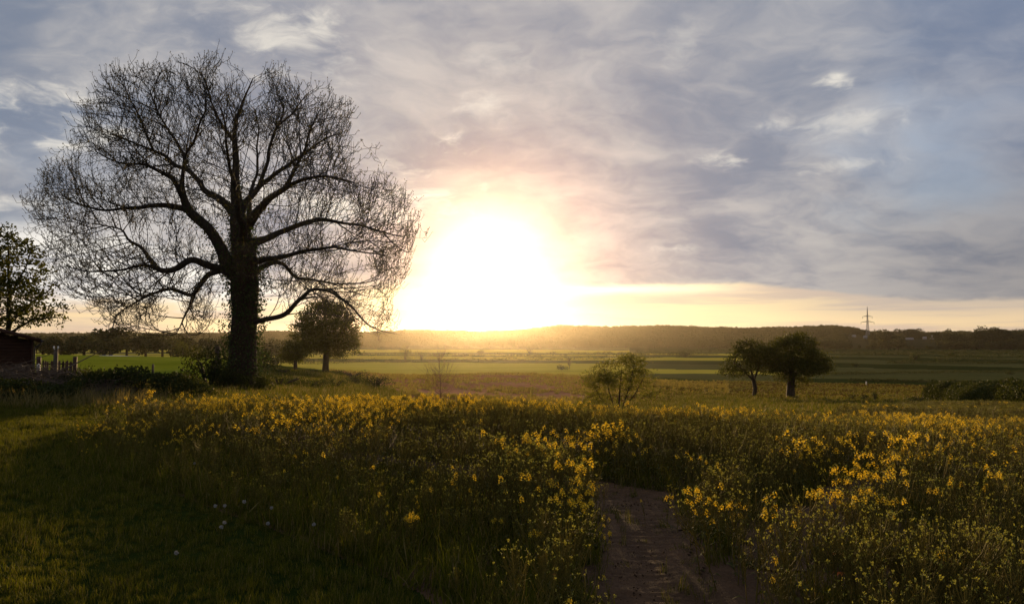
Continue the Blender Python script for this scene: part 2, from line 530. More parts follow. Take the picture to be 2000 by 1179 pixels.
M['g_verge'] = ground('grass_ground', [(0.008, 0.015, 0.003), (0.018, 0.027, 0.005), (0.035, 0.042, 0.009)], bump=0.03, bscale=22)
M['g_soil'] = ground('field_soil', [(0.022, 0.014, 0.008), (0.036, 0.022, 0.013), (0.06, 0.038, 0.024)], bump=0.03, bscale=14)
M['g_meadow'] = ground('meadow_ground', [(0.022, 0.03, 0.005), (0.04, 0.048, 0.009), (0.065, 0.065, 0.016)], (0.08, 0.6, 6), 0.06, 5)
M['g_green'] = ground('young_corn', [(0.09, 0.115, 0.009), (0.135, 0.158, 0.013), (0.18, 0.20, 0.02)], (0.03, 0.25, 3), 0.05, 5, stretch=(1, 0.35, 1))
M['g_plough'] = ground('ploughed_soil', [(0.19, 0.09, 0.048), (0.28, 0.14, 0.076), (0.36, 0.20, 0.12)], (0.06, 0.6, 4), 0.12, 3, stretch=(0.5, 1.4, 1))
M['g_stubble'] = ground('stubble_ground', [(0.055, 0.032, 0.007), (0.08, 0.046, 0.01), (0.11, 0.07, 0.018)], (0.05, 0.4, 3), 0.10, 3, stretch=(0.4, 1, 1))
M['g_pale'] = ground('pale_pasture', [(0.22, 0.20, 0.022), (0.32, 0.28, 0.036), (0.38, 0.32, 0.055)], (0.015, 0.1, 1), 0.10, 1, stretch=(0.3, 1, 1))
M['g_dull'] = ground('dull_pasture', [(0.04, 0.045, 0.016), (0.06, 0.062, 0.022), (0.085, 0.085, 0.032)], (0.012, 0.08, 1), 0.10, 1, stretch=(0.3, 1, 1))
M['g_dark'] = ground('dark_crop', [(0.014, 0.020, 0.006), (0.022, 0.03, 0.008), (0.034, 0.04, 0.012)], (0.015, 0.1, 1), 0.10, 1, stretch=(0.3, 1, 1))
M['g_hill'] = ground('wood_floor', [(0.018, 0.02, 0.008), (0.028, 0.028, 0.012), (0.04, 0.036, 0.016)], (0.01, 0.06, 0.4), 0.3, 0.4)
M['g_fleece'] = ground('pale_strip', [(0.42, 0.42, 0.43), (0.50, 0.50, 0.50)], (0.02, 0.2, 1), 0.05, 1)
M['g_far'] = ground('far_land', [(0.05, 0.055, 0.025), (0.08, 0.08, 0.035)], (0.003, 0.02, 0.1), 0.0)


def track_mat():
    """bare soil pressed into bars by a tractor tyre"""
    m, nt, out = new_mat('tyre_pressed_soil')
    t = node(nt, 'ShaderNodeTexCoord')
    f = noise_out(nt, t.outputs['Object'], 2.4, 6, 0.65)
    f2 = noise_out(nt, t.outputs['Object'], 30, 5, 0.65)
    a = node(nt, 'ShaderNodeMath', {0: f, 1: 0.6}, operation='MULTIPLY')
    b = node(nt, 'ShaderNodeMath', {0: f2, 1: 0.4}, operation='MULTIPLY')
    s = node(nt, 'ShaderNodeMath', {0: a.outputs[0], 1: b.outputs[0]}, operation='ADD')
    c = ramp(nt, s.outputs[0], [(0.35, (0.045, 0.024, 0.011)), (0.65, (0.115, 0.062, 0.031))])
    p = node(nt, 'ShaderNodeBsdfPrincipled', {'Base Color': c, 'Roughness': 0.9, 'Specular IOR Level': 0.15})
    h = noise_out(nt, t.outputs['Object'], 26, 5, 0.7)
    bp = node(nt, 'ShaderNodeBump', {'Height': h, 'Strength': 1.0, 'Distance': 0.02})
    nt.links.new(bp.outputs[0], p.inputs['Normal'])
    nt.links.new(p.outputs[0], out.inputs['Surface'])
    return m


M['g_track'] = track_mat()

# ------------------------------------------------------------------ terrain
PROF = {  # image column -> (depth, height) pairs
    -700: [(0, 0), (12, .1), (22, .15), (36, .15), (60, .0), (150, -2.0), (240, -3.0), (320, -6), (420, -9), (700, -14), (1200, -14.5)],
    50: [(0, 0), (12, .05), (22, .1), (36, .05), (45, -.1), (150, -2.05), (230, -2.75), (300, -5), (420, -8.5), (700, -14), (1200, -14.5)],
    470: [(0, 0), (14, 0), (22, -.1), (36, -.4), (50, -1.0), (80, -1.7), (150, -2.6), (225, -3.6), (330, -8), (600, -14), (1200, -14.5)],
    635: [(0, 0), (15, 0), (20, -.22), (36, -1.25), (60, -2.5), (90, -2.95), (130, -3.6), (160, -4.6), (220, -9), (380, -14.3), (1200, -14.5)],
    800: [(0, 0), (15, 0), (20, -.28), (40, -1.9), (60, -3.1), (90, -4.0), (130, -4.8), (160, -5.8), (220, -10), (380, -14.5), (1200, -14.5)],
    1000: [(0, 0), (15, 0), (20, -.3), (40, -2.0), (60, -3.3), (80, -4.15), (130, -4.75), (165, -5.3), (200, -6.9), (280, -12), (400, -14.5), (1200, -14.5)],
    1200: [(0, 0), (14, -.05), (20, -.5), (40, -2.25), (60, -3.7), (80, -4.9), (130, -5.9), (165, -6.4), (200, -7.8), (280, -12.3), (400, -14.5), (1200, -14.5)],
    1500: [(0, 0), (12, -.08), (20, -.7), (40, -2.3), (60, -3.8), (90, -5.6), (110, -6.6), (150, -8.0), (200, -9.4), (300, -12.6), (400, -14.5), (1200, -14.5)],
    2000: [(0, 0), (9, -.08), (15, -.5), (20, -.9), (40, -2.4), (60, -3.8), (80, -5.2), (110, -7), (150, -8.7), (200, -10.3), (300, -13), (400, -14.5), (1200, -14.5)],
    2700: [(0, 0), (9, -.1), (20, -1.0), (60, -4.2), (110, -7.6), (200, -11), (300, -13.3), (400, -14.5), (1200, -14.5)],
}
RIDGE = [(-700, 648), (0, 652), (160, 652), (330, 651), (440, 651), (520, 648), (620, 648), (700, 650), (800, 646), (880, 646), (930, 648), (1000, 646), (1050, 641), (1090, 636), (1130, 638), (1200, 638),
         (1300, 637), (1400, 640), (1450, 641), (1500, 641), (1540, 640), (1600, 637), (1650, 638), (1700, 648), (1760, 650), (1850, 650), (1920, 649), (2000, 648), (2700, 648)]
WOOD_H = 11.0
_LD0, _LD1, _NL = math.log(1.0), math.log(1300.0), 260
_T0, _T1, _NT = math.atan(-1700 / F_PX), math.atan(1700 / F_PX), 200


def _height_table():
    th = np.linspace(_T0, _T1, _NT); ld = np.linspace(_LD0, _LD1, _NL)
    cols = sorted(PROF)
    cth = np.array([math.atan((c - 1000) / F_PX) for c in cols])
    tab = np.zeros((len(cols), _NL))
    for i, c in enumerate(cols):
        k = math.sqrt(1 + ((c - 1000) / F_PX) ** 2)
        pr = np.array(PROF[c])
        tab[i] = np.interp(np.exp(ld), pr[:, 0] * k, pr[:, 1])
    out = np.stack([np.interp(th, cth, tab[:, j]) for j in range(_NL)], 1)
    def blur(a, s, ax):
        n = int(3 * s); k = np.exp(-0.5 * (np.arange(-n, n + 1) / s) ** 2); k /= k.sum()
        return np.apply_along_axis(lambda r: np.convolve(np.pad(r, n, mode='edge'), k, 'valid'), ax, a)
    return blur(blur(out, 4.0, 0), 3.0, 1)


_HT = _height_table()
_RID = np.array([[math.atan((c - 1000) / F_PX), math.degrees(math.atan((H_ROW - r) / F_PX * math.cos(math.atan((c - 1000) / F_PX))))] for c, r in RIDGE])


def zt(x, y):
    """ground height"""
    x = np.asarray(x, float); y = np.asarray(y, float)
    d = np.hypot(x, y); th = np.arctan2(x, y)
    f = np.clip((th - _T0) / (_T1 - _T0), 0, 1) * (_NT - 1.001)
    g = np.clip((np.log(np.maximum(d, 1.0)) - _LD0) / (_LD1 - _LD0), 0, 1) * (_NL - 1.001)
    i = f.astype(int); j = g.astype(int); a = f - i; b = g - j
    z = (_HT[i, j] * (1 - b) + _HT[i, j + 1] * b) * (1 - a) + (_HT[i + 1, j] * (1 - b) + _HT[i + 1, j + 1] * b) * a
    z = z * np.clip(1 - (np.abs(th) - 1.0) * 1.2, 0.25, 1)
    # undulation that grows with distance
    near = np.clip(d / 30, 0, 1)
    z = z + 0.05 * near * vnoise(x / 3.1, y / 3.1, 3) + 0.16 * np.clip((d - 25) / 80, 0, 1) * vnoise(x / 13.0, y / 13.0, 4)
    z = z + 0.012 * np.clip(d / 4, 0, 1) * vnoise(x / 0.8, y / 0.8, 5)
    z = z + 0.28 * np.clip((d - 260) / 200, 0, 1) * vnoise(x / 70.0, y / 70.0, 6)
    # wooded hills
    rid = np.interp(th, _RID[:, 0], _RID[:, 1])
    top = 2150 * np.tan(np.radians(rid)) + EYE - WOOD_H + 14.5
    s = np.clip((d - 1330) / 820, 0, 1); s = s * s * (3 - 2 * s)
    roll = 1 + 0.10 * vnoise(x / 260, y / 200, 8) * np.clip((2150 - d) / 300, 0, 1)
    hill = top * s * roll
    hill = hill * np.where(d > 2300, np.clip(1 - (d - 2300) / 2200, 0.0, 1), 1)
    return z + hill


def pix_dir(px, py):
    a = Vector(((px - 1000) / F_PX, 1.0, -(py - 589.5) / F_PX))
    c, s = math.cos(PITCH), math.sin(PITCH)
    return Vector((a.x, a.y * c - a.z * s, a.y * s + a.z * c))


def at_depth(px, py, dep):
    d = pix_dir(px, py)
    return Vector((0, 0, EYE)) + d * (dep / d.y)


def on_ground(px, dep):
    d = pix_dir(px, H_ROW)
    x = d.x / d.y * dep
    return Vector((x, dep, float(zt(x, dep))))


def hit(px, py, dmin=2.0, dmax=4000.0):
    d = pix_dir(px, py)
    ts = np.exp(np.linspace(math.log(dmin), math.log(dmax), 2500))
    x, y, z = d.x / d.y * ts, ts, EYE + d.z / d.y * ts
    g = zt(x, y)
    k = np.argmax(z < g)
    if not (z < g).any(): k = len(ts) - 1
    return Vector((x[k], y[k], float(g[k])))


def poly_dist(x, y, pl):
    """distance from points to a polyline"""
    x = np.asarray(x, float); y = np.asarray(y, float)
    best = np.full(x.shape, 1e9)
    for (ax, ay), (bx, by) in zip(pl[:-1], pl[1:]):
        ex, ey = bx - ax, by - ay
        t = np.clip(((x - ax) * ex + (y - ay) * ey) / (ex * ex + ey * ey), 0, 1)
        best = np.minimum(best, np.hypot(x - ax - t * ex, y - ay - t * ey))
    return best


def inside(x, y, poly):
    x = np.asarray(x, float); y = np.asarray(y, float)
    r = np.zeros(x.shape, bool)
    n = len(poly)
    for i in range(n):
        x0, y0 = poly[i]; x1, y1 = poly[(i + 1) % n]
        if y0 == y1: continue
        c = ((y0 > y) != (y1 > y)) & (x < (x1 - x0) * (y - y0) / (y1 - y0) + x0)
        r ^= c
    return r


RAPE = [(-8.6, 15.0), (-6.3, 11.4), (-3.9, 9.3), (-2.0, 7.4), (-0.7, 5.9), (0.0, 4.4), (0.6, 2.6), (3, 1.6), (45, 1.6), (80, 66), (45, 67), (31, 61), (20, 44), (11, 27), (6, 23), (0, 21), (-6, 18.4), (-8.6, 16.6)]
TRACK1 = [(0.8, 2.5), (0.95, 4.5), (1.15, 6.2), (1.5, 8.4), (1.25, 9.8), (0.1, 10.8), (-1.6, 11.8), (-3.4, 12.9)]
TRACK2 = [(2.35, 6.9), (3.0, 8.0), (3.9, 9.5), (5.4, 11.2), (8.2, 13.2), (13, 15.6)]


def soil_gap(x, y):
    """>0 inside a bare strip"""
    nz = 0.13 * vnoise(x * 1.3, y * 1.3, 21) + 0.12 * vnoise(x * 3.3, y * 3.3, 22)
    w1 = np.interp(y, [3, 6, 8, 9.8, 11, 15], [0.46, 0.38, 0.34, 0.46, 0.24, 0.2])
    g = np.maximum(w1 + nz - poly_dist(x, y, TRACK1), 0.22 + nz - poly_dist(x, y, TRACK2))
    return g


ZONES = ['grass_verge', 'rape_field_soil', 'tractor_track', 'rough_meadow', 'green_field', 'ploughed_field', 'stubble_field', 'valley_pasture', 'hillside', 'far_land', 'pale_field_strip']
ZM = ['g_verge', 'g_track', 'g_track', 'g_meadow', 'g_green', 'g_plough', 'g_stubble', 'g_pale', 'g_dull', 'g_dark', 'g_hill', 'g_far', 'g_fleece']


def zone(x, y):
    """(zone, material) of ground points"""
    d = np.hypot(x, y); px = 1000 + F_PX * x / np.maximum(y, 1e-3)
    front = y > 0
    z = np.zeros(x.shape, int); m = np.zeros(x.shape, int)
    wob = 3 * vnoise(x / 25, y / 25, 31)
    # mid distance
    mid = d > 24 + 0.1 * wob
    z[mid] = 3; m[mid] = 3
    left = mid & (px < 455 + wob * 3) & (d > 43)
    z[left] = 4; m[left] = 4
    bx = 1135 + 26 * vnoise(x / 9, y / 9, 34) + (y - 100) * 0.25
    near_ = 42 + np.clip((px - 1080) * 0.22, 0, 68) + 2.5 * wob
    far_ = np.where(px < 1385, 176, 176 + np.clip((px - 1385) * .5, 0, 40)) + wob
    pl = mid & front & (px > 640) & (px < bx) & (y > near_) & (y < far_)
    pl &= ~((px < 830) & (y < 42 + (830 - px) * 0.55))
    z[pl] = 5; m[pl] = 5
    st = mid & front & (px >= bx) & (y > near_) & (y < far_)
    z[st] = 6; m[st] = 6
    val = (d > 215) & ~left | (d > 330)
    st2 = val
    z[st2] = 7
    # strips of the valley
    k = d * (1 + 0.14 * np.clip((px - 1000) / 1000, -1, 1)) + 34 * vnoise(x / 190, y / 190, 33) * np.clip((d - 250) / 150, 0, 1)
    b = np.digitize(k + wob * 1.2, [300, 360, 440, 535, 610, 700, 740, 800, 880, 960, 1100])
    cen = np.array([7, 7, 7, 7, 9, 7, 9, 7, 8, 7, 7, 8])[b]
    rig = np.array([9, 8, 8, 8, 9, 8, 9, 9, 8, 9, 8, 9])[b]
    mid_r = np.array([8, 8, 7, 8, 9, 7, 9, 8, 7, 8, 8, 9])[b]
    mm = np.where(px < 1230, cen, np.where(px < 1560, mid_r, rig))
    m[st2] = mm[st2]
    fl = front & (d > 250) & (d < 330) & (px > 195 + (d - 250) * .2) & (px < 330)
    z[fl] = 10; m[fl] = 12
    hl = d > 1330
    z[hl] = 8; m[hl] = 10
    fr = d > 2500
    z[fr] = 9; m[fr] = 11
    nr = inside(x, y, RAPE)
    z[nr] = 1; m[nr] = 1
    return z, m


def build_terrain():
    th = np.concatenate([np.linspace(-math.pi, -1.0, 40)[:-1], np.linspace(-1.0, -0.66, 40)[:-1], np.linspace(-0.66, 0.66, 620), np.linspace(0.66, 1.0, 40)[1:], np.linspace(1.0, math.pi, 40)[1:-1]])
    rad = np.concatenate([np.exp(np.linspace(math.log(0.4), math.log(26), 430)), np.exp(np.linspace(math.log(26), math.log(2600), 330))[1:], np.exp(np.linspace(math.log(2600), math.log(14000), 25))[1:]])
    nt_, nr = len(th), len(rad)
    T, Rr = np.meshgrid(th, rad, indexing='ij')
    X, Y = Rr * np.sin(T), Rr * np.cos(T)
    Z = zt(X, Y)
    # tyre bars and clods in the bare soil, ridges in the ploughed field
    zo, _ = zone(X, Y)
    g = np.clip((soil_gap(X, Y) + .02) * 4, 0, 1)
    Z = Z - np.where(inside(X, Y, RAPE), 0.13 * g, 0)
    pl = zo == 5
    Z = Z + np.where(pl, 0.10 * np.sin((X * 0.82 + Y * 0.35) * 2 * np.pi / 2.6 + vnoise(X / 9, Y / 9, 44)) + 0.09 * vnoise(X / 1.1, Y / 1.1, 45), 0)
    idx = np.arange(nt_ * nr).reshape(nt_, nr)
    i2 = np.roll(idx, -1, axis=0)
    q = np.stack([idx[:, :-1], idx[:, 1:], i2[:, 1:], i2[:, :-1]], -1).reshape(-1, 4)
    P = np.stack([X, Y, Z], -1).reshape(-1, 3)
    cx = P[q].mean(1)
    fz, fm = zone(cx[:, 0], cx[:, 1])
    # the middle of the fan
    c = len(P)
    P = np.concatenate([P, [[0, 0, float(Z[:, 0].mean())]]])
    tri = np.stack([np.full(nt_, c), idx[:, 0], np.roll(idx[:, 0], -1)], 1)
    for k, name in enumerate(ZONES):
        if name == 'tractor_track': continue
        sel = fz == k
        fq = q[sel]
        if not len(fq): continue
        mats = sorted(set(fm[sel]))
        mi = np.searchsorted(mats, fm[sel])
        fs = [fq]
        if k == 0:
            fs.append(tri); mi = np.concatenate([mi, np.zeros(len(tri), int)])
        used = np.unique(np.concatenate([f.ravel() for f in fs]))
        rm = np.zeros(len(P), np.int64); rm[used] = np.arange(len(used))
        me = mesh_np(name, P[used], [rm[f] for f in fs], [M[ZM[j]] for j in mats], mi, True)
        tag(link(name, me), kind='structure')


build_terrain()


def build_track():
    """bare strips of soil, pressed and crumbled, as a fine sheet of their own"""
    xs = np.arange(-6.6, 13.2, 0.035); ys = np.concatenate([np.arange(2.6, 10.6, 0.028), np.arange(10.6, 16.0, 0.05)])
    X, Y = np.meshgrid(xs, ys, indexing='ij')
    gp = soil_gap(X, Y)
    g = np.clip((gp + .08) * 3, 0, 1)
    wob = 0.5 * vnoise(X * 1.3, Y * 1.3, 46)
    rip = vnoise(X * 3.4 + wob, Y * 13 + 2.5 * vnoise(X * 1.1, Y * 1.1, 47), 42)
    rip2 = vnoise(X * 9 + wob, Y * 27, 48)
    rough = 0.55 + 0.45 * vnoise(X * .9, Y * .9, 49)
    Z = zt(X, Y) + 0.014 - 0.035 * g + g * (0.021 * np.abs(rip) * rough + 0.011 * rip2 + 0.010 * vnoise(X * 6, Y * 6, 50) * rough)
    idx = np.arange(X.size).reshape(X.shape)
    q = np.stack([idx[:-1, :-1], idx[1:, :-1], idx[1:, 1:], idx[:-1, 1:]], -1).reshape(-1, 4)
    P = np.stack([X, Y, Z], -1).reshape(-1, 3)
    ok = (gp.ravel()[q].max(1) > -0.08) & inside(P[q[:, 0], 0], P[q[:, 0], 1], RAPE)
    q = q[ok]
    used = np.unique(q); rm = np.zeros(len(P), np.int64); rm[used] = np.arange(len(used))
    tag(link('tractor_track', mesh_np('tractor_track', P[used], rm[q], M['g_track'], None, True)), kind='structure')


build_track()

# ------------------------------------------------------------------ air
def build_haze():
    m, nt, out = new_mat('haze')
    vol = node(nt, 'ShaderNodeVolumePrincipled', {'Color': (1.0, 0.86, 0.66, 1), 'Density': 0.00003, 'Anisotropy': 0.9})
    nt.links.new(vol.outputs[0], out.inputs['Volume'])
    m.cycles.homogeneous_volume = True
    b = MB()
    b.box((0, 0, 32.0), (30200, 30200, 96.0))
    o = link('haze', b.mesh('haze', [m]))
    tag(o, kind='stuff')


build_haze()

# ------------------------------------------------------------------ scattered stuff (instances)
def protos(name, meshes):
    c = bpy.data.collections.new(name)
    for i, me in enumerate(meshes):
        o = bpy.data.objects.new('%s_%02d' % (name, i), me)
        c.objects.link(o)
    return c


def scatter_tree(col):
    g = bpy.data.node_groups.new('scatter', 'GeometryNodeTree')
    g.interface.new_socket('Geometry', in_out='INPUT', socket_type='NodeSocketGeometry')
    g.interface.new_socket('Geometry', in_out='OUTPUT', socket_type='NodeSocketGeometry')
    gi = g.nodes.new('NodeGroupInput'); go = g.nodes.new('NodeGroupOutput')
    ci = g.nodes.new('GeometryNodeCollectionInfo')
    ci.inputs['Collection'].default_value = col
    ci.inputs['Separate Children'].default_value = True
    ci.inputs['Reset Children'].default_value = True
    ip = g.nodes.new('GeometryNodeInstanceOnPoints')
    ip.inputs['Pick Instance'].default_value = True
    def attr(nm, typ):
        a = g.nodes.new('GeometryNodeInputNamedAttribute'); a.data_type = typ
        a.inputs['Name'].default_value = nm
        return a.outputs['Attribute']
    g.links.new(gi.outputs[0], ip.inputs['Points'])
    g.links.new(ci.outputs[0], ip.inputs['Instance'])
    g.links.new(attr('idx', 'INT'), ip.inputs['Instance Index'])
    g.links.new(attr('rot', 'FLOAT_VECTOR'), ip.inputs['Rotation'])
    g.links.new(attr('scl', 'FLOAT_VECTOR'), ip.inputs['Scale'])
    g.links.new(ip.outputs[0], go.inputs[0])
    return g


def scatter(name, P, scl, col, n_var, rng, kind='stuff', lean=0.12, parent=None, rz=None, idx=None):
    P = np.asarray(P, np.float32)
    n = len(P)
    me = bpy.data.meshes.new(name)
    me.vertices.add(n)
    me.vertices.foreach_set('co', P.ravel())
    a = me.attributes.new('idx', 'INT', 'POINT'); a.data.foreach_set('value', np.asarray(rng.integers(0, n_var, n) if idx is None else idx, np.int32))
    rot = np.stack([rng.normal(0, lean, n), rng.normal(0, lean, n), rng.uniform(0, 6.283, n) if rz is None else rz], 1).astype(np.float32)
    a = me.attributes.new('rot', 'FLOAT_VECTOR', 'POINT'); a.data.foreach_set('vector', rot.ravel())
    s = np.asarray(scl, np.float32)
    if s.ndim == 1: s = np.stack([s, s, s], 1)
    a = me.attributes.new('scl', 'FLOAT_VECTOR', 'POINT'); a.data.foreach_set('vector', np.ascontiguousarray(s).ravel())
    o = link(name, me, parent)
    md = o.modifiers.new('scatter', 'NODES')
    md.node_group = scatter_tree(col)
    tag(o, kind=kind)
    return o


# ------------------------------------------------------------------ growing branches
def colonize(nodes, parents, limb, attr, step, infl, kill, trop, rng, iters=120, jitter=0.25, frozen=0, inertia=0.0, outward=0.0, centre=(0, 0, 0)):
    """space colonisation; extends nodes (list of arrays) in place and returns arrays"""
    nodes = [np.asarray(p, float) for p in nodes]; parents = list(parents); limb = list(limb)
    A = np.asarray(attr, float)
    P = np.array(nodes)
    best = np.full(len(A), 1e9); bi = np.zeros(len(A), int)
    for s in range(0, len(P), 200):
        D = np.linalg.norm(A[:, None] - P[None, s:s + 200], axis=2)
        k = D.argmin(1); dd = D[np.arange(len(A)), k]
        u = dd < best; best[u] = dd[u]; bi[u] = k[u] + s
    alive = best > kill
    n_start = len(nodes)
    kids = {}
    for it in range(iters):
        act = alive & (best < infl) & (bi >= frozen)
        if not act.any(): break
        ids = bi[act]
        P = np.array(nodes)
        v = A[act] - P[ids]; v /= np.linalg.norm(v, axis=1)[:, None] + 1e-9
        uid, inv = np.unique(ids, return_inverse=True)
        dsum = np.zeros((len(uid), 3)); np.add.at(dsum, inv, v)
        dsum /= np.linalg.norm(dsum, axis=1)[:, None] + 1e-9
        if inertia:
            pa = np.array(parents)[uid]
            pd = P[uid] - P[np.maximum(pa, 0)]; pd /= np.linalg.norm(pd, axis=1)[:, None] + 1e-9
            fresh = np.array([1.0 if u_ >= n_start else 0.35 for u_ in uid])[:, None]
            dsum += pd * inertia * fresh
        if outward:
            od = P[uid] - np.asarray(centre); od /= np.linalg.norm(od, axis=1)[:, None] + 1e-9
            dsum += od * outward
        dsum += trop + rng.normal(0, jitter, dsum.shape)
        dsum /= np.linalg.norm(dsum, axis=1)[:, None] + 1e-9
        new = P[uid] + dsum * step
        keep = []
        for a_, p_ in zip(uid, new):
            ks = kids.setdefault(a_, [])
            ok = all(np.linalg.norm(p_ - nodes[k_]) > step * 0.45 for k_ in ks) and len(ks) < 3
            if ok:
                ks.append(len(nodes)); nodes.append(p_); parents.append(int(a_)); limb.append(limb[a_]); keep.append(len(nodes) - 1)
        if not keep: 
            # drop the attractors nobody can reach
            alive[act] = False
            continue
        N = np.array([nodes[k_] for k_ in keep])
        al = np.where(alive)[0]
        D = np.linalg.norm(A[al][:, None] - N[None], axis=2)
        k = D.argmin(1); dd = D[np.arange(len(al)), k]
        u = dd < best[al]
        best[al[u]] = dd[u]; bi[al[u]] = np.array(keep)[k[u]]
        alive &= best > kill
    return np.array(nodes), np.array(parents), np.array(limb)


def pipe_radii(par, r_tip, e, base=None):
    n = len(par)
    acc = np.zeros(n); nk = np.zeros(n, int)
    for i in range(n):
        if par[i] >= 0: nk[par[i]] += 1
    r = np.zeros(n)
    for i in range(n - 1, -1, -1):
        r[i] = r_tip if nk[i] == 0 else acc[i] ** (1 / e)
        if base is not None and i < len(base): r[i] = max(r[i], base[i])
        if par[i] >= 0: acc[par[i]] += r[i] ** e
    return r, nk


def chains_of(par, r, lim=None):
    n = len(par)
    kids = [[] for _ in range(n)]
    for i in range(n):
        if par[i] >= 0: kids[par[i]].append(i)
    out = []
    stack = [(i, -1) for i in range(n) if par[i] < 0]
    while stack:
        i, frm = stack.pop()
        ch = [frm] if frm >= 0 else []
        while True:
            ch.append(i)
            k = kids[i]
            if not k: break
            k = sorted(k, key=lambda q: -r[q] - (10 if lim is not None and lim[q] == lim[i] and r[q] > 0.03 else 0))
            for o in k[1:]: stack.append((o, i))
            i = k[0]
        out.append(ch)
    return out


